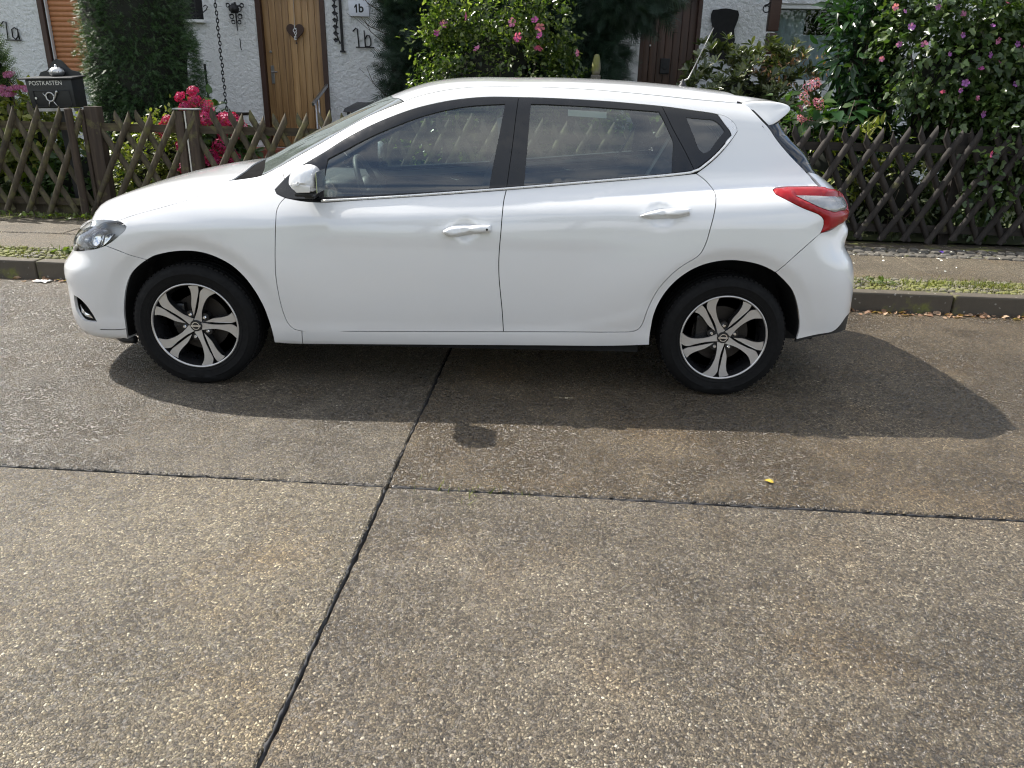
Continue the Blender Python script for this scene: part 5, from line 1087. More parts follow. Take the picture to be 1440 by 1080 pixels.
# wall-mounted things
def scroll(c, r, a0, turns, n=18, grow=.35, flip=1): return [(c[0]+flip*r*(1-grow*i/n*turns*.8)*math.cos(a0+turns*2*math.pi*i/n), c[1], c[2]+r*(1-grow*i/n*turns*.8)*math.sin(a0+turns*2*math.pi*i/n)) for i in range(n+1)]
lp_ = empty('wall_lamp'); in_street(lp_, -4.70, VH-.05, 2.22); tag(lp_, 'black wrought iron wall lamp with scrolls left of the oak door', 'lamp')
b = MB(); b.tube([(0,0,-.06),(0,0,.30)], [.006,.016], 8); b.lathe([(.05,0),(.07,.06),(.03,.12)], 10, c=(0,-.04,.16)); b.build('stem', M['dark_iron'], lp_, smooth=True)
for fl in (-1, 1):
    b = MB()
    for (dx, dz, r_) in ((.055,.22,.045),(.06,.12,.035),(.045,.05,.028),(.10,.26,.03)): b.tube(scroll((fl*dx, -.01, dz), r_, .4, 1.3, flip=fl), .006, 6)
    b.build('scroll', M['dark_iron'], lp_, smooth=True)
b = MB(); b.lathe([(.05,0),(.075,.10),(.07,.20)], 12, c=(0,-.06,.36)); b.build('shade', M['white_paint2'], lp_, smooth=True)
MB().tube([(.02,0,-.16),(.03,-.004,-.20),(.022,0,-.27),(.032,0,-.31)], .007, 6).build('pull', M['dark_iron'], lp_)
def ironnum(u, z, strokes, label, foot):
    t = empty('house_number'); in_street(t, u, VH-.02, z); tag(t, label, 'house number')
    for s_ in strokes: MB().tube([(x, 0, y) for x, y in s_], .009, 6).build('stroke', M['dark_iron'], t, smooth=True)
    MB().box((foot[0], 0, 0), (foot[1], .012, .014)).build('foot_bar', M['dark_iron'], t)
ironnum(-3.0, 1.98, [[(-.065,.20),(-.02,.245),(.0,.235),(.015,.0)], [(.095,.215),(.105,.0)], [(.10,.10),(.135,.155),(.165,.15),(.185,.10),(.185,.04),(.165,.012),(.105,.010)]], 'wrought iron figures 1b on the white wall beside the conifer', (.10,.26))
ironnum(-8.12, 1.985, [[(-.12,.10),(-.10,.17),(-.02,.24),(.02,.235),(.0,.01)], [(.17,.14),(.13,.165),(.085,.14),(.08,.04),(.12,.01),(.16,.05),(.17,.15),(.175,.01)]], 'wrought iron figures 1a on the white wall at the left edge', (.08,.24))
sg = empty('number_sign'); in_street(sg, -2.958, VH-.04, 2.468); tag(sg, 'small white sign reading 1b above the iron house number', 'sign')
b = MB(); b.box((0, 0, 0), (.285, .035, .195)); b.build('plate', M['sign'], sg, bevel=.008, angle=.7); text('b', .15, M['dark_iron'], sg, Matrix.Translation((.034,-.0195,.0)) @ FACE, .001, bold=.004); MB().prism([(-.060,.022),(-.038,.052),(-.020,.052),(-.020,-.053),(-.040,-.053),(-.040,.020),(-.060,.004)], -.0215, -.0175, lambda a, c, d: (a, d, c)).build('lettering', M['dark_iron'], sg)
br = empty('iron_vine'); in_street(br, -3.215, VH-.04, 1.92); tag(br, 'iron bar with a twisting vine hanging right of the oak door', 'ornament')
MB().tube([(0,0,.0),(-.005,0,.9)], .020, 8).build('bar', M['dark_iron'], br); MB().box((0,0,.0), (.07,.04,.025)).build('foot', M['dark_iron'], br)
MB().tube([(-.03-.045*abs(math.sin(k*.55))-.02*k/14, -.01+.02*math.cos(k*.55), .10+.055*k) for k in range(15)], .011, 6).build('vine', M['dark_iron'], br, smooth=True)
for k in range(9):
    b = MB(); z = .14+.085*k; b.add([(-.03,-.02,z),(-.085,-.03,z+.035),(-.12,-.025,z+.01),(-.085,-.035,z-.03)], [(0,1,2,3)]); b.build('leaf', M['dark_iron'], br)
# rain chain
ch = empty('rain_chain'); in_street(ch, -4.74, VH-.60, 1.0); tag(ch, 'dark rain chain hanging down in front of the white wall', 'chain')
tor = MB(); tor.tube([(.016*math.cos(a), 0, .030*math.sin(a)) for a in np.linspace(0, 2*math.pi, 13)], .0065, 6, cap=False); tm = mesh('chain_link', tor.v, tor.f); tm.shade_smooth(); tm.materials.append(M['dark_iron'])
for k in range(72):
    o = link('chain_link', tm, None, ch); o.location = (-.0+(.115+.14)*0+.004*math.sin(k), 0, .05+k*.046); o.rotation_euler = (0, 0, R(90)*(k % 2)+.4)
tb_ = empty('rain_barrel'); in_street(tb_, -4.72, VH-.60, .2); tag(tb_, 'dark wooden tub standing under the rain chain behind the crimson hydrangea', 'tub')
b = MB(); b.lathe([(.17,0),(.20,.45),(.19,.86)], 18); b.build('tub_body', M['brown'], tb_, angle=.6); b = MB(); b.box((0,0,.875), (.46,.46,.035)); b.build('lid', M['dark_iron'], tb_, bevel=.005)
rd_ = MB(); rd_.tube([(0,0,0),(.0,0,1.0)], .016, 8); ro = rd_.build('garden_stake', M['dark_iron']); in_street(ro, -4.80, VH-1.0, .70); tag(ro, 'short black stake rising behind the crimson hydrangea', 'stake')
# wheelie bin
bn = empty('wheelie_bin'); in_street(bn, -2.66, 10.75, .20); tag(bn, 'black wheelie bin standing against the white wall', 'bin')
b = MB(); b.add([(x*k_, y*k_, z) for z, k_ in ((0,.82),(.95,1.0)) for x, y in ((-.25,-.27),(.25,-.27),(.25,.27),(-.25,.27))], [(0,1,5,4),(1,2,6,5),(2,3,7,6),(3,0,4,7),(3,2,1,0)]); b.build('body', M['bin'], bn, bevel=.02, angle=.6)
b = MB(); b.add([(-.29,-.31,.95),(.29,-.31,.95),(.29,.31,.95),(-.29,.31,.95),(-.27,-.29,1.0),(.27,-.29,1.0),(.25,.28,1.07),(-.25,.28,1.07)], [(0,1,2,3),(4,5,6,7),(0,1,5,4),(1,2,6,5),(2,3,7,6),(3,0,4,7)]); b.build('lid', M['bin'], bn, bevel=.015, angle=.6)
b = MB(); b.tube([(-.2,.33,1.0),(.2,.33,1.0)], .018, 8); b.build('handle_bar', M['bin'], bn)
for s_ in (-1, 1): b = MB(); b.lathe([(.10,-.025),(.10,.025)], 18, 'x', c=(s_*.24,.27,.10)); b.build('wheel', M['rubber'], bn)
# right house: door, shield ornament, porch post, window
d2_ = empty('front_door'); d2_.parent = hB; d2_.location = (1.32-cB_, .10, .62)
for k in range(7): b = MB(); b.box((-.36+.72*(k+.5)/7, 0, 1.04), (.098, .03, 2.08)); b.build('plank', M['door2_wood'], d2_, bevel=.006, angle=.7)
b = MB(); b.box((-.38,-.04,1.04), (.06,.12,2.08)); b.box((.38,-.04,1.04), (.06,.12,2.08)); b.build('door_frame', M['brown'], d2_, bevel=.006)
b = MB(); b.box((-.03,-.03,1.20), (.13,.03,.20)); b.lathe([(.045,-.05),(.05,-.03)], 14, 'y', c=(-.03,0,1.20)); b.build('door_knocker', M['dark_iron'], d2_, bevel=.008)
b = MB(); b.box((-.25,-.03,1.46), (.02,.02,.02)); b.build('door_bell', M['white_paint2'], d2_)
sh_ = [(-.13,-.42),(-.16,-.30),(-.165,-.17),(-.14,-.05),(-.175,.06),(-.185,.13),(-.165,.185),(-.10,.19),(-.06,.20),(0,.205),(.06,.20),(.10,.19),(.165,.18),(.185,.13),(.175,.06),(.14,-.05),(.165,-.17),(.16,-.30),(.13,-.42)]
shd = MB(); shd.prism(sh_, -.015, .015, lambda a, c, d: (a, d, c)); so_ = shd.build('wall_shield', M['brown']); in_street(so_, 2.02, VH-.03, 2.34); tag(so_, 'black wavy-edged board hanging on the wall behind the rhododendron', 'board')
so_.data.materials[0] = M['dark_room']
pp = empty('porch_post'); in_street(pp, 2.545, VH-.55, 0); tag(pp, 'dark brown timber porch post beside the curtained window', 'post')
for (z0, z1, w) in ((.1,1.95,.145),(1.97,2.22,.12),(2.24,3.2,.135)): b = MB(); b.box((0,0,(z0+z1)/2), (w,w,z1-z0)); b.build('shaft', M['brown'], pp, bevel=.012, angle=.7)
MB().tube(scroll((-.10,0,2.50), .05, 1.2, 1.2)+[(-.02,0,2.62)], .007, 6).build('scroll', M['dark_iron'], pp)
b = MB(); b.box((1.0, -.05, 2.71), (3.6, .16, .12)); b.build('porch_beam', M['brown'], pp, bevel=.01)
wn_ = empty('window'); wn_.parent = hB; wn_.location = (3.48-cB_, .12, 2.12)
b = MB(); b.box((-.79,-.05,0), (.06,.10,1.0)); b.box((.79,-.05,0), (.06,.10,1.0)); b.box((0,-.05,.47), (1.52,.10,.06)); b.box((0,-.05,-.47), (1.52,.10,.06)); b.build('window_frame', M['white_paint2'], wn_, bevel=.006)
b = MB(); b.box((0, 0, 0), (1.54, .006, .90)); b.build('pane', M['pane'], wn_)
n = 80; b = MB(); V = [(-.76+1.52*i/n, .035+.018*math.sin(i*.9)+.006*math.sin(i*2.3), z) for z in (-.46, .13) for i in range(n+1)]; b.add(V, [(i, i+1, n+2+i, n+1+i) for i in range(n)]); b.build('curtain', M['curtain'], wn_, smooth=True)
b = MB(); V = [(-.74+.42*i/20, .14+.02*math.sin(i*1.1), z) for z in (-.46, .46) for i in range(21)]; b.add(V, [(i, i+1, 22+i, 21+i) for i in range(20)]); b.build('side_curtain', M['curtain'], wn_, smooth=True)
b = MB(); b.box((0,.02,.455), (1.5,.03,.06)); b.build('blind_box', M['trim'], wn_)
# finial on a garden pillar
pl = empty('garden_pillar'); in_street(pl, .265, 9.0, .14); tag(pl, 'pale stone garden pillar with a mossy pear-shaped finial, behind the car roof', 'pillar')
b = MB(); b.box((0,0,.75), (.105,.105,1.50)); b.build('shaft', M['cobble2'], pl, bevel=.01)
b = MB(); b.lathe([(.038,1.50),(.046,1.53),(.050,1.565),(.045,1.61),(.036,1.655),(.030,1.69),(.018,1.705),(.004,1.708)], 16); b.build('finial', M['cobble'], pl, smooth=True)
# ------------------------------------------------------------------ mailbox
mbx = empty('mailbox'); mbx.matrix_world = STREET @ Matrix.Translation((-5.255, 8.10, 1.20)) @ Matrix.Rotation(R(-2.0), 4, 'Y'); tag(mbx, 'black metal mailbox with silver crown and post horn above the left fence', 'mailbox')
M['box_black'] = plain('mailbox_metal', (.020,.022,.024), .38, .2)
M['silver'] = plain('silver_paint', (.55,.55,.54), .35, .9)
b = MB(); b.add([(-.235,-.10,0),(.235,-.10,0),(.235,.10,0),(-.235,.10,0),(-.245,-.115,.27),(.245,-.115,.27),(.245,.10,.30),(-.245,.10,.30)], [(0,1,5,4),(1,2,6,5),(2,3,7,6),(3,0,4,7),(3,2,1,0),(4,5,6,7)]); b.build('body', M['box_black'], mbx, bevel=.008, angle=.6)
b = MB(); b.add([(-.285,-.155,.270),(.285,-.155,.270),(.265,.12,.295),(-.265,.12,.295),(-.285,-.155,.285),(.285,-.155,.285),(.265,.12,.310),(-.265,.12,.310)], [(3,2,1,0),(4,5,6,7),(0,1,5,4),(1,2,6,5),(2,3,7,6),(3,0,4,7)]); b.build('lid', M['box_black'], mbx, bevel=.004)
P = [(-.235,.30),(-.20,.345),(-.13,.362),(-.095,.39),(-.075,.42),(-.04,.455),(0,.47),(.04,.455),(.075,.42),(.095,.39),(.13,.362),(.20,.345),(.235,.30)]
b = MB(); b.prism(P, .10, .12, lambda a, c, d: (a, d, c)); b.build('back_plate', M['box_black'], mbx)
b = MB(); b.lathe([(.048,0),(.068,.018),(.076,.042),(.062,.068),(.030,.082),(.010,.088),(.014,.098),(.004,.110)], 16, c=(0,.06,.305)); b.build('crown', M['silver'], mbx, smooth=True)
b = MB(); 
for k in range(8): a = k*math.pi/4; b.tube([(.045*math.cos(a),.06+.045*math.sin(a),.315),(.078*math.cos(a),.06+.078*math.sin(a),.348),(.03*math.cos(a),.06+.03*math.sin(a),.388)], .005, 5)
b.build('crown_ribs', M['silver'], mbx)
text('POSTKASTEN', .058, M['silver'], mbx, Matrix.Translation((-.03,-.117,.235)) @ FACE, .001)
MB().box((-.03,-.113,.203), (.38,.006,.006)).build('flap_edge', M['box_black'], mbx)
b = MB(); b.tube([(-.175,-.113,.165),(.20,-.113,.165),(.20,-.108,.03),(.18,-.107,.015),(-.16,-.107,.015),(-.185,-.109,.035),(-.185,-.113,.165)], .004, 5); b.build('door_rim', M['box_black'], mbx)
hn = empty('post_horn'); hn.parent = mbx; hn.location = (-.005,-.118,.105)
MB().tube([(.042*math.cos(a)-.005, 0, .042*math.sin(a)) for a in np.linspace(0, 2*math.pi, 25)], .008, 6).build('horn_coil', M['silver'], hn, smooth=True)
MB().tube([(-.075,0,.038),(-.055,-.002,.012),(-.035,0,-.02)], .005, 6).tube([(.03,0,-.03),(.055,0,.01),(.07,0,.045),(.085,0,.05)], [.006,.008,.012,.018], 6).tube([(-.02,0,-.04),(-.035,0,-.09)], .005, 5).tube([(.02,0,-.04),(.055,0,-.09)], .005, 5).build('horn_bell', M['silver'], hn, smooth=True)
MB().lathe([(.012,-.004),(.012,0)], 12, 'y', c=(-.165,-.112,.095)).build('lock', M['silver'], mbx)
MB().box((0,.02,-.50), (.07,.07,1.0)).build('stand', M['box_black'], mbx); MB().box((.0,-.02,-.018), (.40,.14,.03)).build('newspaper_shelf', M['steel'], mbx)
# ------------------------------------------------------------------ plants
def leaf_mat(name, cols, rough=.45, trans=.35, vein=False):
    m = NT(name); r = m.n('ShaderNodeNewGeometry').outputs['Random Per Island']; n = m.noise(3.0, 3)
    k = len(cols); col = m.ramp(m.math('ADD', m.math('MULTIPLY', r, .8), m.math('MULTIPLY', n, .2)), [((i+.0)/(k-1), c) for i, c in enumerate(cols)])
    p = m.pbr(Base_Color=col, Roughness=rough, Specular_IOR_Level=.5)
    t = m.n('ShaderNodeBsdfTranslucent', {'Color': m.mix(1.0, col, (1.5,1.7,.55), 'MULTIPLY')}).outputs[0]
    x = m.n('ShaderNodeMixShader', {0: trans}); m.t.links.new(p, x.inputs[1]); m.t.links.new(t, x.inputs[2]); return m.done(x.outputs[0])
M['yew'] = leaf_mat('yew_needles', [(.015,.042,.016),(.034,.080,.026),(.060,.12,.040),(.11,.17,.062)], .42, .18)
M['pine'] = leaf_mat('conifer_needles', [(.010,.024,.014),(.020,.044,.026),(.036,.070,.040)], .5, .10)
M['hib'] = leaf_mat('hibiscus_leaf', [(.016,.036,.009),(.040,.072,.017),(.11,.15,.045),(.24,.27,.12)], .28, .50)
M['hib2'] = leaf_mat('hibiscus_leaf_dark', [(.020,.042,.012),(.042,.078,.022),(.075,.12,.038),(.13,.17,.065)], .30, .32)
M['rho'] = leaf_mat('rhododendron_leaf', [(.030,.045,.016),(.058,.078,.030),(.095,.115,.048),(.15,.16,.072)], .30, .2)
M['laurel'] = leaf_mat('laurel_leaf', [(.014,.040,.014),(.022,.058,.020),(.034,.080,.026)], .28, .25)
M['euo'] = leaf_mat('golden_leaf', [(.055,.085,.012),(.11,.14,.020),(.20,.22,.045),(.34,.33,.10)], .40, .35)
M['hyd'] = leaf_mat('hydrangea_leaf', [(.026,.060,.014),(.045,.090,.022),(.070,.12,.032)], .42, .35)
M['grass'] = leaf_mat('grass_blade', [(.045,.075,.014),(.085,.12,.022),(.14,.17,.045)], .5, .4)
M['lime'] = leaf_mat('lime_grass', [(.075,.095,.018),(.13,.155,.030),(.21,.22,.065)], .5, .4)
M['moss'] = leaf_mat('moss', [(.05,.045,.018),(.11,.11,.03),(.19,.18,.06),(.26,.23,.12)], .8, .2)
M['bark'] = wood('bark', (.035,.026,.018), (.075,.058,.042), (.13,.105,.08), .2)
M['core'] = plain('inner_shade', (.010,.012,.007), .95, var=.4)  # near-black tone that stands for shade inside the crowns
M['red_pet'] = leaf_mat('crimson_petal', [(.26,.004,.060),(.42,.010,.11),(.56,.04,.20)], .5, .25)
M['pink_pet'] = leaf_mat('pink_petal', [(.48,.10,.22),(.62,.20,.36),(.70,.36,.48)], .5, .3)
M['mauve_pet'] = leaf_mat('mauve_petal', [(.30,.07,.20),(.42,.13,.30),(.50,.24,.40)], .5, .3)
M['hib_pet'] = leaf_mat('magenta_petal', [(.55,.08,.36),(.66,.14,.46)], .45, .4)
M['hib_pet2'] = leaf_mat('violet_petal', [(.40,.12,.50),(.52,.20,.58)], .45, .4)
M['hib_pet3'] = leaf_mat('rose_petal', [(.55,.13,.34),(.66,.24,.46)], .45, .4)
M['brown_leaf'] = leaf_mat('dry_leaf', [(.13,.065,.035),(.28,.16,.09),(.48,.35,.24)], .7, .2)
L_SIMPLE = (np.array([(0,0,0),(-.24,.40,.07),(0,1,-.10),(.24,.40,.07)]), np.array([(0,1,2),(0,2,3)]))
L_BROAD = (np.array([(0,0,0),(-.30,.28,.07),(-.27,.62,.05),(0,1,-.14),(.27,.62,.05),(.30,.28,.07),(0,.5,-.02)]), np.array([(0,1,6),(1,2,6),(2,3,6),(3,4,6),(4,5,6),(5,0,6)]))
L_LONG = (np.array([(0,0,0),(-.15,.30,.05),(-.14,.65,.02),(0,1,-.16),(.14,.65,.02),(.15,.30,.05),(0,.48,-.01)]), np.array([(0,1,6),(1,2,6),(2,3,6),(3,4,6),(4,5,6),(5,0,6)]))
L_LOBED = (np.array([(0,0,0),(-.34,.18,.05),(-.20,.42,.02),(-.24,.66,.04),(0,1,-.10),(.24,.66,.04),(.20,.42,.02),(.34,.18,.05),(0,.45,-.03)]), np.array([(0,1,8),(1,2,8),(2,3,8),(3,4,8),(4,5,8),(5,6,8),(6,7,8),(7,0,8)]))
def _needles(nn, spread, ln):
    V = []; F = []
    for i in range(nn):
        t = .12+.88*i/(nn-1); sg = -1 if i % 2 else 1; b = len(V); l = ln*(1-.45*t)
        V += [(sg*.012, t-.035, 0), (sg*.012, t+.035, 0), (sg*l, t+spread, .04*((i % 3)-1))]; F.append((b, b+1, b+2))
    b = len(V); V += [(-.02,0,0),(.02,0,0),(0,1.1,-.03)]; F.append((b, b+1, b+2)); return np.array(V), np.array(F)
L_SPRAY = _needles(11, .16, .34)
L_TUFT = _needles(14, .28, .50)
L_OBO = (np.array([(0,0,0),(-.09,.32,.04),(-.17,.66,.05),(-.10,.92,.0),(0,1,-.04),(.10,.92,.0),(.17,.66,.05),(.09,.32,.04),(0,.6,-.01)]), np.array([(0,1,8),(1,2,8),(2,3,8),(3,4,8),(4,5,8),(5,6,8),(6,7,8),(7,0,8)]))
L_BLADE = (np.array([(-.035,0,0),(.035,0,0),(-.022,.55,.06),(.022,.55,.06),(0,1,.24)]), np.array([(0,1,3),(0,3,2),(2,3,4)]))
def unit(a): return a/np.maximum(np.linalg.norm(a, axis=-1, keepdims=True), 1e-9)
def leaves(name, tpl, P, D, N, S, mat, parent=None, per_island=True):
    """one leaf per row: position P, pointing D, face normal N, size S"""
    T, F = tpl; D = unit(D); N = unit(N-D*np.sum(N*D, 1, keepdims=True)); X = np.cross(D, N)
    V = P[:, None]+S[:, None, None]*(T[None, :, :1]*X[:, None]+T[None, :, 1:2]*D[:, None]+T[None, :, 2:]*N[:, None])
    n, k = len(P), len(T); FF = (F[None]+np.arange(n)[:, None, None]*k).reshape(-1, 3)
    return link(name, fast_mesh(name, V.reshape(-1, 3), FF), mat, parent)
def rand_dir(n): return unit(rng.normal(size=(n, 3)))
def crown_points(blobs, n, clumps, spread, surf_bias=.55, zmin=.05):
    """points in a union of ellipsoids (centre, radii), gathered in clumps, denser near the outside; returns points and outward directions"""
    vol = np.array([b[1][0]*b[1][1]*b[1][2] for b in blobs])**.75; vol /= vol.sum()
    bi = rng.choice(len(blobs), clumps, p=vol); C0 = np.array([b[0] for b in blobs])[bi]; Rr = np.array([b[1] for b in blobs])[bi]
    d = rand_dir(clumps); r = (surf_bias+(1-surf_bias)*rng.random(clumps))**.6; r *= 1+rng.normal(size=clumps)*.06
    cc = C0+Rr*d*r[:, None]; out = unit(d/Rr)
    ci = rng.integers(0, clumps, n); P = cc[ci]+rng.normal(size=(n, 3))*spread; O = out[ci]
    k = P[:, 2] > zmin; return P[k], O[k]
def plant(name, u, v, label, cat, group=None, z=.14):
    p = empty(name); in_street(p, u, v, z); tag(p, label, cat, group); return p
def core_mesh(parent, blobs, k=.80, name='shade_core'):  # solid dark filling added inside a crown as its inner shade
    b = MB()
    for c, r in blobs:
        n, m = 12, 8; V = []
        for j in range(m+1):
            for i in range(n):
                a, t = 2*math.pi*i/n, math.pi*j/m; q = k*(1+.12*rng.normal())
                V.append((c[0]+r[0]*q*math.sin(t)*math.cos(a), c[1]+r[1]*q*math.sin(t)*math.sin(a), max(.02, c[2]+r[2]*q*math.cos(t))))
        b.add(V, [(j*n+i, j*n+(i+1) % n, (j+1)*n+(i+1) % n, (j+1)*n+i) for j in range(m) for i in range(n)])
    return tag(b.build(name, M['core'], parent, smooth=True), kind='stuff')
def stems(parent, n, h, spread, r=.012, mat='bark', name='stem'):
    for k in range(n):
        a = 2*math.pi*k/n+rng.random(); s_ = spread*(.4+.6*rng.random()); hh = h*(.75+.3*rng.random())
        MB().tube([(0,0,0),(s_*.35*math.cos(a),s_*.35*math.sin(a),hh*.4),(s_*.75*math.cos(a+.2),s_*.75*math.sin(a+.2),hh*.75),(s_*math.cos(a+.3),s_*math.sin(a+.3),hh)], [r,r*.8,r*.55,r*.3], 6).build(name, M[mat], parent, smooth=True)
def foliage(parent, name, tpl, blobs, n, clumps, spread, size, mat, droop=.2, up=.35, bias=.55, outw=.8):
    P, O = crown_points(blobs, n, clumps, spread, bias); n = len(P)
    D = O*outw+rand_dir(n)*.75+np.array([0,0,-droop]); N = O*.5+np.array([0,0,up])+rand_dir(n)*.55
    return tag(leaves(name, tpl, P, D, N, size*(.6+.7*rng.random(n)), M[mat], parent), kind='stuff')
# flower templates
def hib_flower(mat):
    V = []; F = []
    for k in range(5):
        a = 2*math.pi*k/5; b = len(V)
        for rr, w, h in ((.08,.04,.0),(.45,.30,.16),(.85,.40,.30),(1.0,.16,.30)):
            for s_ in (-1, 1):
                x, y = rr, s_*w; V.append((x*math.cos(a)-y*math.sin(a), x*math.sin(a)+y*math.cos(a), h+.04*s_))
        F += [(b,b+1,b+3,b+2),(b+2,b+3,b+5,b+4),(b+4,b+5,b+7,b+6)]
    me = mesh('flower', V, F); me.materials.append(M[mat]); return me
def pollen():
    b = MB(); b.tube([(0,0,.05),(0,0,.55)], [.06,.03], 6); me = mesh('stamen', b.v, b.f); me.materials.append(M['euo']); return me
def put_flowers(parent, meshes, pts, size, name='flower', face=(0,-1,.35), jit=.5):
    inv = parent.matrix_world.inverted(); pm = pollen()
    for i, (u, v, z) in enumerate(pts):
        me = meshes[i % len(meshes)]; o = link(name, me, None, parent); d = Vector(face)+Vector(rng.normal(size=3))*jit
        q = d.normalized().to_track_quat('Z', 'Y'); loc = inv @ S3(u, v, z); sc = size*(.75+.5*rng.random())
        o.matrix_local = Matrix.Translation(loc) @ q.to_matrix().to_4x4() @ Matrix.Rotation(rng.random()*6, 4, 'Z') @ Matrix.Diagonal((sc,sc,sc,1))
def hyd_head(mat, flat=.75, n=75, full=True):
    """round head of four-petalled florets"""
    V = []; F = []
    for i in range(n):
        t = math.acos(1-(1.35 if full else .6)*(i+.5)/n); a = i*2.399963; d = Vector((math.sin(t)*math.cos(a), math.sin(t)*math.sin(a), math.cos(t)*flat)); nn = (d.normalized()+Vector(rng.normal(size=3))*.35).normalized(); t1 = nn.orthogonal().normalized(); t2 = nn.cross(t1); s_ = .20
        ph = rng.random()*6; lift = .72+.34*rng.random()
        for k in range(4):
            e = ph+k*math.pi/2; p1 = t1*math.cos(e)+t2*math.sin(e); p2 = -t1*math.sin(e)+t2*math.cos(e); b = len(V)
            c = d*lift
            V += [tuple(c), tuple(c+(p1*.75+p2*.45)*s_+nn*.03), tuple(c+p1*s_*1.05+nn*.05), tuple(c+(p1*.75-p2*.45)*s_+nn*.03)]; F.append((b, b+1, b+2, b+3))
    me = mesh('flower_head', V, F); me.materials.append(M[mat]); return me
# --- yew column, left
yw = plant('yew_tree', -5.19, 9.75, 'broad clipped dark green yew column between the orange shutter and the rain chain', 'tree')
MB().tube([(0,0,0),(.02,0,1.2),(0,0,2.6)], [.09,.07,.03], 8).build('trunk', M['bark'], yw, smooth=True)
yb = [((0,0,1.75),(.60,.58,1.80)),((.03,-.02,.75),(.66,.62,.72)),((-.03,0,2.6),(.56,.52,1.0)),((.03,0,1.4),(.63,.6,.9))]
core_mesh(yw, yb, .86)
foliage(yw, 'crown', L_SPRAY, yb, 60000, 16000, .015, .060, 'yew', .2, .6, .95, 1.0)
# --- thuja at the left edge
th = plant('thuja', -6.95, 9.0, 'narrow bright green conifer at the left edge of the photo', 'tree')
tbk = [((0,0,.9),(.52,.5,.95)),((0,0,1.7),(.36,.36,.8))]; MB().tube([(0,0,0),(0,0,2)], [.05,.02], 6).build('trunk', M['bark'], th)
core_mesh(th, tbk, .85); foliage(th, 'crown', L_SPRAY, tbk, 6000, 500, .05, .12, 'hib2', -.3, .2, .9)
# --- conifer right of the iron 1b
cf = plant('conifer', -1.90, 10.65, 'dark narrow conifer beside the iron number 1b, with bare twigs', 'tree')
cb = [((0,0,1.5),(.48,.45,1.5)),((.1,0,2.3),(.50,.45,1.1)),((.1,0,.7),(.5,.45,.7))]; MB().tube([(0,0,0),(0,0,2.6)], [.07,.02], 7).build('trunk', M['bark'], cf)
core_mesh(cf, cb, .86); foliage(cf, 'crown', L_TUFT, cb, 9000, 800, .05, .16, 'pine', -.1, .2, .9)
for (z, du, dz, L) in ((1.25,-.55,.45,5),(2.05,-.62,.22,6),(1.9,-.55,.35,5),(2.25,-.6,.30,5),(2.4,-.62,.2,4)):
    b = MB(); b.tube([(-.35,-.2,z-.14),(-.35+du*.5,-.25,z-.14+dz*.6),(-.35+du*.62,-.27,z-.14+dz)], [.007,.005,.003], 5)
    for k in range(L): t = .25+.13*k; b.tube([(-.35+du*t*.9,-.24,z-.14+dz*t*1.1),(-.35+du*t*.9-.06,-.26,z-.09+dz*t*1.1)], [.004,.002], 4)
    b.build('bare_twig', M['bark'], cf)
# --- big dark pine boughs behind the hibiscus
pn = plant('pine_tree', .05, 10.3, 'dark spreading conifer overhanging the brown door behind the hibiscus', 'tree')
MB().tube([(0,.2,0),(.03,.2,1.6),(0,.2,3.4)], [.11,.09,.04], 8).build('trunk', M['bark'], pn, smooth=True)
pb = [((-.1,0,2.6),(1.0,.6,.55)),((.55,-.1,2.55),(.55,.4,.45)),((-.5,0,2.0),(.62,.5,.6)),((-.3,0,1.3),(.62,.4,.7)),((.15,0,1.55),(.35,.3,.7))]
core_mesh(pn, [pb[0], pb[2], pb[3]], .80); foliage(pn, 'crown', L_TUFT, pb, 15000, 1100, .06, .19, 'pine', .35, .2, .7)
# --- hibiscus with magenta flowers above the roof
hm = plant('hibiscus', -.80, 9.2, 'sunlit hibiscus bush with bright magenta flowers rising above the car roof', 'bush')
hbk = [((-.35,0,1.45),(.62,.45,.62)),((.2,.02,1.50),(.62,.45,.62)),((-.1,0,2.0),(.72,.40,.36)),((.45,0,2.0),(.36,.30,.40)),((-.55,0,1.75),(.36,.30,.42)),((.78,0,1.5),(.20,.18,.42)),((0,0,.8),(.75,.5,.6))]
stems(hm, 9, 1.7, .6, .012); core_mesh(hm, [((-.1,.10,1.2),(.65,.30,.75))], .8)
foliage(hm, 'crown', L_LOBED, hbk+[((rng.uniform(-.75,.75), rng.uniform(-.2,.2), rng.uniform(2.0,2.45)), (.07,.07,.24)) for _ in range(22)]+[((s_*rng.uniform(.7,.95), 0, rng.uniform(1.4,1.9)), (.14,.08,.10)) for s_ in (-1,1,-1,1,-1)], 10500, 620, .060, .056, 'hib', .25, .5, .45)
fm = [(-1.126,8.9,2.179),(-1.379,8.95,2.106),(-1.45,8.95,2.021),(-1.01,8.85,1.867),(-.404,8.88,2.156),(-.35,8.88,2.10),(-.59,8.85,1.994),(.064,8.95,1.852),(-.358,8.85,1.9),(-.638,8.88,2.131),(-.346,8.85,2.005)]
FLW = [hib_flower('hib_pet'), hib_flower('hib_pet3')]
put_flowers(hm, FLW, fm, .046)
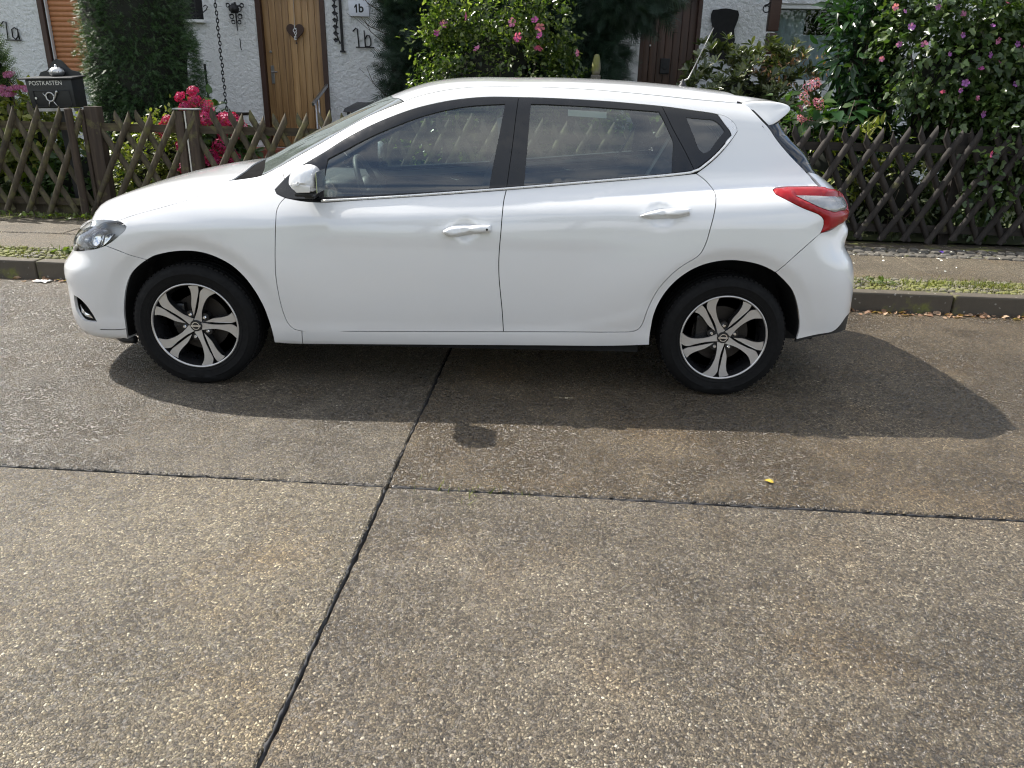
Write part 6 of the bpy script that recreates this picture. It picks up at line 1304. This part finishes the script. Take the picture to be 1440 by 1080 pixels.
# --- rhododendron
rh = plant('rhododendron', 1.95, 9.45, 'rhododendron with leathery olive leaf whorls below the black board', 'bush')
rbk = [((-.32,-.05,1.22),(.36,.42,.66)),((.10,-.05,1.18),(.46,.46,.66)),((.48,-.05,1.22),(.34,.4,.60)),((0,0,.6),(.85,.6,.6))]
def whorls(parent, blobs, nc, per, size, mat, tpl=L_LONG, bias=.85, name='crown', tilt=.5):
    P, O = crown_points(blobs, nc, nc, .02, bias); n = len(P); A = unit(O*.7+np.array([0,0,.75])+rng.normal(size=(n,3))*.2)
    t1 = unit(np.cross(A, np.array([.3,.2,.9]))); t2 = np.cross(A, t1); PP = []; DD = []; NN = []; SS = []
    for k in range(per):
        a = 2*math.pi*k/per+rng.random(n)*.7; rad = t1*np.cos(a)[:, None]+t2*np.sin(a)[:, None]; el = tilt*(.2+1.0*rng.random(n))[:, None]
        PP.append(P); DD.append(rad+A*el); NN.append(A-rad*.4+rng.normal(size=(n,3))*.1); SS.append(size*(.7+.5*rng.random(n)))
    return tag(leaves(name, tpl, np.concatenate(PP), np.concatenate(DD), np.concatenate(NN), np.concatenate(SS), M[mat], parent), kind='stuff')
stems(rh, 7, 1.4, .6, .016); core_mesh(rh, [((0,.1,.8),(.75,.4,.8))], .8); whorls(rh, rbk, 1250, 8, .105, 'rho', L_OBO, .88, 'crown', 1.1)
# brown withered tips
P, O = crown_points([((.45,-.1,1.62),(.42,.3,.14))], 160, 40, .04); tag(leaves('withered_leaves', L_LONG, P, O+rand_dir(len(P)), rand_dir(len(P)), np.full(len(P), .07), M['brown_leaf'], rh), kind='stuff')
# --- cherry laurel with long leaves
la = plant('laurel', 3.12, 9.05, 'tall cherry laurel with long glossy leaves between window and hibiscus', 'bush')
lb = [((-.12,0,1.9),(.30,.32,.50)),((.10,0,1.25),(.38,.36,.55)),((-.05,0,2.3),(.40,.34,.38)),((0,0,.6),(.5,.4,.5))]
stems(la, 6, 2.1, .4, .018); core_mesh(la, [((.1,.12,1.2),(.36,.25,1.0))], .8); foliage(la, 'crown', L_LONG, lb, 2600, 420, .07, .155, 'laurel', .15, .6, .6, 1.0)
# --- big-leaved shrub right behind the fence: each large leaf a part
bl = plant('broadleaf_shrub', 2.62, 8.35, 'shrub with very large dark leaves just behind the fence, right of the pink hydrangea', 'bush'); stems(bl, 5, 1.25, .28, .012)
T, Fq = L_BROAD; me_bl = mesh('leaf', T*np.array([.85,1,1]), Fq); me_bl.shade_smooth(); me_bl.materials.append(M['laurel'])
for k in range(46):
    o = link('leaf', me_bl, None, bl); a = rng.random()*6.28; r_ = .34*math.sqrt(rng.random()); z = .75+.55*rng.random()
    d = Vector((math.cos(a), math.sin(a)-.5, -.10+.35*rng.normal())).normalized(); s_ = .20*(.65+.6*rng.random())
    q = d.to_track_quat('Y', 'Z'); o.matrix_local = Matrix.Translation((r_*math.cos(a), r_*math.sin(a)*.7, z)) @ q.to_matrix().to_4x4() @ Matrix.Rotation(rng.normal()*.4, 4, 'Y') @ Matrix.Diagonal((s_,s_,s_,1))
# --- large hibiscus, right
hr2 = plant('hibiscus', 4.00, 8.55, 'large hibiscus with violet and pink flowers hanging over the dark fence at right', 'bush')
h2 = [((-.35,-.05,1.75),(.72,.50,.62)),((.35,-.1,1.55),(.85,.62,.80)),((.95,-.1,1.7),(.8,.6,.9)),((-.05,0,2.2),(1.0,.5,.45)),((.2,-.45,1.0),(.55,.40,.45)),((.1,-.62,.62),(.34,.22,.42)),((.85,-.4,1.0),(.6,.4,.6)),((.3,0,.6),(1.1,.5,.6))]
stems(hr2, 11, 1.7, .8, .018); core_mesh(hr2, [((.2,.12,1.3),(.85,.30,.85)),((.9,.1,1.4),(.6,.3,.8))], .85)
foliage(hr2, 'crown', L_LOBED, h2, 19000, 1300, .075, .078, 'hib2', .45, .45, .55)
fr_ = [(2.917,8.1,1.818),(3.48,8.0,1.865),(3.47,7.95,1.547),(3.625,7.95,1.557),(3.791,7.95,1.491),(3.875,7.95,1.352),(3.893,7.68,1.012),(3.841,8.0,1.866),(3.883,8.0,1.988),(4.062,8.0,1.961),(4.168,8.0,1.89),(3.585,8.05,2.031),(3.57,8.1,2.21),(3.342,8.1,2.266),(3.791,8.0,1.748),(4.105,7.95,1.623),(2.991,8.2,2.272),(3.082,8.2,2.232),(3.915,8.05,2.303),(3.834,8.05,2.113),(4.16,8.0,1.95),(3.95,8.0,1.80),(4.20,7.95,1.72)]
FL2 = [hib_flower('hib_pet3'), hib_flower('hib_pet2'), hib_flower('hib_pet'), hib_flower('hib_pet2')]
put_flowers(hr2, FL2, fr_+[(3.15,8.15,2.10),(3.28,8.1,1.95),(3.05,8.1,1.95),(4.30,7.9,1.45),(3.68,8.0,1.62),(4.02,7.9,1.15),(4.35,7.95,2.1)], .030)
# --- crimson hydrangea
rhy = plant('hydrangea', -3.80, 8.45, 'hydrangea with crimson flower heads behind the lattice fence left of the bonnet', 'bush')
kb = [((0,.05,.55),(.42,.26,.44)),((-.1,.08,.85),(.30,.2,.28))]; stems(rhy, 9, 1.0, .4, .008); core_mesh(rhy, [((0,.08,.5),(.34,.18,.45))], .8); foliage(rhy, 'crown', L_BROAD, kb, 700, 200, .06, .115, 'hyd', .2, .6, .5)
HH = [hyd_head('red_pet'), hyd_head('red_pet', .8)]
pts = [(-4.18,8.28,1.10),(-4.04,8.34,1.33),(-3.91,8.36,1.385),(-3.895,8.34,1.29),(-3.98,8.30,1.23),(-3.75,8.30,1.235),(-3.57,8.30,1.12),(-3.50,8.34,1.125),(-3.44,8.30,1.04),(-3.46,8.3,.99),(-3.60,8.28,1.0),(-3.75,8.26,1.12),(-3.92,8.26,1.10),(-4.22,8.24,1.0),(-3.93,8.22,.86),(-3.60,8.22,.86),(-3.72,8.2,.74),(-3.68,8.2,.70),(-4.02,8.2,.64),(-3.88,8.18,.68),(-4.0,8.18,.86),(-3.5,8.2,.74)]
put_flowers(rhy, HH, [(a, b_-.08, c) for a, b_, c in pts], .078, 'flower_head', (0,-.8,.6), .25)
# --- mauve hydrangea at the left edge
mh = plant('hydrangea', -6.12, 8.75, 'hydrangea with mauve flower heads left of the mailbox', 'bush'); stems(mh, 8, 1.05, .4, .008)
core_mesh(mh, [((0,.08,.5),(.36,.2,.45))], .8); foliage(mh, 'crown', L_BROAD, [((0,0,.7),(.52,.36,.50)),((.25,0,.8),(.4,.3,.4))], 1100, 260, .06, .10, 'euo', .2, .6, .5)
put_flowers(mh, [hyd_head('mauve_pet', .45, 60, False)], [(-6.10,8.6,1.50),(-6.20,8.55,1.34),(-6.02,8.55,1.36),(-5.90,8.55,1.36),(-5.82,8.6,1.33),(-6.30,8.55,1.36),(-6.08,8.5,1.30)], .075, 'flower_head', (0,-.4,1), .15)
MB().tube([(.02,-.15,.9),(.02,-.15,1.34)], .006, 6).build('flower_stalk', M['bark'], mh)
# --- pink hydrangea by the tail
ph_ = plant('hydrangea', 2.42, 8.55, 'hydrangea with dusty pink flower heads beside the car tail', 'bush'); stems(ph_, 7, 1.3, .3, .008)
foliage(ph_, 'crown', L_BROAD, [((0,0,.85),(.32,.28,.5))], 420, 120, .06, .12, 'hyd', .3, .6, .5)
put_flowers(ph_, [hyd_head('pink_pet', .6, 30)], [(2.40,8.3,1.60),(2.34,8.28,1.565),(2.30,8.26,1.47),(2.33,8.25,1.40),(2.42,8.26,1.43),(2.45,8.26,1.41),(2.27,8.25,1.37),(2.30,8.24,1.26),(2.34,8.24,1.235),(2.38,8.24,1.25)], .048, 'flower_head', (0,-.8,.5), .35)
# --- golden euonymus behind the gate, and low shrubs
def low(name, u, v, label, mat, blobs, n, size, tpl=L_BROAD):
    p = plant(name, u, v, label, 'bush'); stems(p, 5, blobs[0][0][2]*1.1, blobs[0][1][0]*.7, .007); core_mesh(p, [((c[0], c[1]+.06, c[2]*.9), (r[0]*.7, r[1]*.6, r[2]*.8)) for c, r in blobs[:1]], .8)
    foliage(p, 'crown', tpl, blobs, n, max(60, n//8), .05, size, mat, .1, .6, .5); return p
low('golden_shrub', -4.55, 8.5, 'golden variegated shrub behind the lattice gate', 'euo', [((0,0,.45),(.48,.34,.50)),((.2,0,.7),(.3,.25,.35))], 2600, .055)
low('low_shrub', -5.55, 8.6, 'low green shrub behind the fence under the mailbox', 'hyd', [((0,0,.30),(.5,.3,.36))], 900, .075)
low('variegated_shrub', 2.60, 8.18, 'variegated yellow-green shrub behind the dark fence right of the tail light', 'euo', [((0,0,.55),(.45,.25,.50)),((.35,0,.75),(.35,.22,.36))], 420, .10, L_LONG)
low('green_shrub', 3.30, 8.2, 'low dark shrub behind the dark fence beside the variegated one', 'rho', [((0,0,.45),(.5,.26,.42))], 520, .10, L_LONG)
low('window_shrub', -2.1, 8.9, 'leafy shrub seen through the front side window of the car', 'hib', [((0,0,.5),(.5,.35,.42))], 1100, .06)
low('rear_window_shrub', .5, 8.7, 'leafy shrub seen through the rear side window of the car', 'hib', [((0,0,.62),(.6,.35,.55))], 1700, .065)
# --- lawn blades behind the left fence and weeds on the pavement
def blades(name, pts, size, mat, parent=None):
    n = len(pts); D = np.c_[rng.normal(size=(n,2))*.45, np.ones(n)]; N = rand_dir(n); return leaves(name, L_BLADE, pts, D, N, size*(.5+rng.random(n)), M[mat], parent)
n = 9000; P = np.c_[rng.uniform(-8.5,-2.5,n), rng.uniform(7.95,9.6,n), np.full(n, .145)]
lg = blades('lawn_grass', P, .10, 'grass'); in_street(lg); tag(lg, 'grass growing behind the left lattice fence', 'grass', kind='stuff')
PW = []
for (uu, vv, r_, k) in ((2.05,6.02,.16,60),(2.35,6.0,.14,50),(2.62,6.0,.10,40),(3.0,6.05,.22,170),(3.25,6.02,.18,150),(3.55,6.0,.2,90),(3.9,6.0,.16,50),(4.3,6.02,.18,60),(-4.05,6.05,.10,60),(-3.62,6.08,.14,110),(-3.45,6.06,.14,90),(-4.5,6.0,.2,40),(-3.3,5.93,.25,60),(-5.0,7.7,.5,160),(-4.2,7.72,.6,160),(-5.8,7.7,.5,120),(-.3,2.66,.2,30)):
    PW.append(np.c_[rng.normal(uu, r_*.7, k), rng.normal(vv, .045, k), np.full(k, KH-.006 if vv > 5 else -.012)])
PW = np.concatenate(PW); PW = PW[(PW[:, 1] > 5.8) | (PW[:, 1] < 5)]
PW = np.concatenate([PW, np.c_[rng.uniform(-6,6,380), rng.uniform(5.82,6.2,380), np.full(380, KH-.006)]]); wd = blades('weeds', PW, .050, 'lime'); in_street(wd); tag(wd, 'small weeds and grass tufts growing between the kerb cobbles', 'weeds', kind='stuff')
P = np.concatenate([np.c_[rng.normal(uu, r_, k), rng.normal(vv, .04, k), np.full(k, KH+.01)] for (uu, vv, r_, k) in ((-4.08,6.06,.06,40),(-3.6,6.1,.10,70),(2.1,6.03,.06,30),(2.45,6.0,.05,20),(-4.9,7.72,.3,60),(-5.5,7.7,.3,60),(-4.3,7.75,.3,60))])
mc = np.c_[rng.uniform(-6,6,150), rng.uniform(5.82,6.18,150)]; mi = mc[rng.integers(0,150,5200)]; mp_ = np.c_[mi+rng.normal(size=(5200,2))*[.10,.03], np.full(5200, KH+.002)]; mp_ = mp_[(mp_[:,1]>5.75)&(mp_[:,1]<6.25)]
mt_ = leaves('moss_tufts', L_SIMPLE, mp_, rand_dir(len(mp_))+[0,0,.5], rand_dir(len(mp_))*.6+[0,0,1], .022*(.4+rng.random(len(mp_))), M['moss']); in_street(mt_); tag(mt_, 'patchy moss and dry grass covering the cobbles behind the kerb', 'moss', kind='stuff')
n = len(P); wl_ = leaves('broad_weeds', L_BROAD, P, rand_dir(n)+[0,0,.6], rand_dir(n)*.5+[0,0,1], .05*(.5+rng.random(n)), M['grass']); in_street(wl_); tag(wl_, 'broad-leaved weeds sprouting along the kerb strip', 'weeds', kind='stuff')

# --- trees across the street, mirrored low in the side windows
for k, (uu, vv, hh, lab) in enumerate(((-2.2,-17.0,14.0,'tree across the street mirrored low in the front side window'), (3.0,-19.0,15.0,'tree across the street mirrored low in the rear side window'))):
    t = plant('street_tree', uu, vv, lab, 'tree'); MB().tube([(0,0,0),(.05,0,hh*.4),(0,.1,hh*.8)], [.24,.19,.06], 9).build('trunk', M['bark'], t, smooth=True)
    for j in range(7): a = j*.9; MB().tube([(0,0,hh*(.35+.05*j)),(1.1*math.cos(a),1.1*math.sin(a),hh*(.5+.05*j)),(1.9*math.cos(a),1.9*math.sin(a),hh*(.58+.05*j))], [.08,.05,.02], 6).build('limb', M['bark'], t, smooth=True)
    bb = [((0,0,hh*.70),(1.9,1.9,hh*.26)),((.9,0,hh*.62),(1.3,1.3,1.5)),((-.9,.2,hh*.66),(1.3,1.3,1.6)),((0,0,hh*.86),(1.1,1.1,1.2))]
    foliage(t, 'crown', L_BROAD, bb, 5000, 260, .22, .24, 'hib2', .3, .4, .5)
# ------------------------------------------------------------------ litter and fallen leaves
def scatter_leaves(name, spots, size, mat, label):
    P = np.concatenate([np.c_[rng.normal(u, ru, k), rng.normal(v, rv, k), z+.006*rng.random(k)] for (u, v, z, ru, rv, k) in spots]); n = len(P)
    o = leaves(name, L_BROAD, P, np.c_[rng.normal(size=(n,2)), np.abs(rng.normal(size=n))*.25], np.c_[rng.normal(size=(n,2))*.5, np.ones(n)], size*(.5+.9*rng.random(n)), M[mat]); in_street(o); tag(o, label, 'leaves', kind='stuff'); return o
scatter_leaves('leaf_litter', [(2.35,5.63,.002,.14,.03,26),(2.6,5.64,.002,.15,.02,25),(3.05,5.62,.002,.25,.025,30),(3.5,5.61,.002,.22,.03,38),(3.95,5.6,.002,.2,.03,30),(4.3,5.6,.002,.3,.03,30),(-3.95,5.64,.002,.3,.03,30),(-3.6,5.6,.002,.2,.04,12)], .045, 'brown_leaf', 'dry brown leaves blown against the kerb')
M['petal_white'] = plain('pale_petal', (.72,.70,.60), .6)
scatter_leaves('fallen_petals', [(3.3,7.3,.142,.6,.25,26),(2.8,6.8,.142,.5,.25,10)], .028, 'petal_white', 'pale petals and crumbs lying on pavement and road')
def one_leaf(name, mat, u, v, z, s, rz, label, cat, col=None):
    T, F = L_BROAD; me = mesh(name, T*np.array([1.2,1,1]), F); me.shade_smooth(); o = link(name, me, mat); o.matrix_world = STREET @ Matrix.Translation((u, v, z)) @ Matrix.Rotation(rz, 4, 'Z') @ Matrix.Rotation(.2, 4, 'X') @ Matrix.Diagonal((s,s,s,1)); tag(o, label, cat)
one_leaf('fallen_leaf', plain('yellow_leaf', (.52,.36,.05), .5), .90, 2.854, .004, .040, 1.2, 'single yellow leaf lying on the road below the rear wheel', 'leaf')
one_leaf('violet_petal', plain('violet', (.16,.08,.50), .5), 3.52, 7.37, KH+.005, .06, .4, 'violet fallen flower on the cobble strip by the dark fence', 'petal')
b = MB(); V = []; F = []; n = 6
for j in range(n+1):
    for i in range(n+1): V.append(((i/n-.5)*.12+rng.normal()*.006, (j/n-.5)*.07+rng.normal()*.006, .004+.012*rng.random()))
F = [(j*(n+1)+i, j*(n+1)+i+1, (j+1)*(n+1)+i+1, (j+1)*(n+1)+i) for j in range(n) for i in range(n)]
lt = b.add(V, F).build('crumpled_paper', plain('white_paper', (.74,.72,.68), .7)); in_street(lt, -4.03, 5.60, .0); tag(lt, 'crumpled white scrap of paper lying by the kerb at left', 'litter')
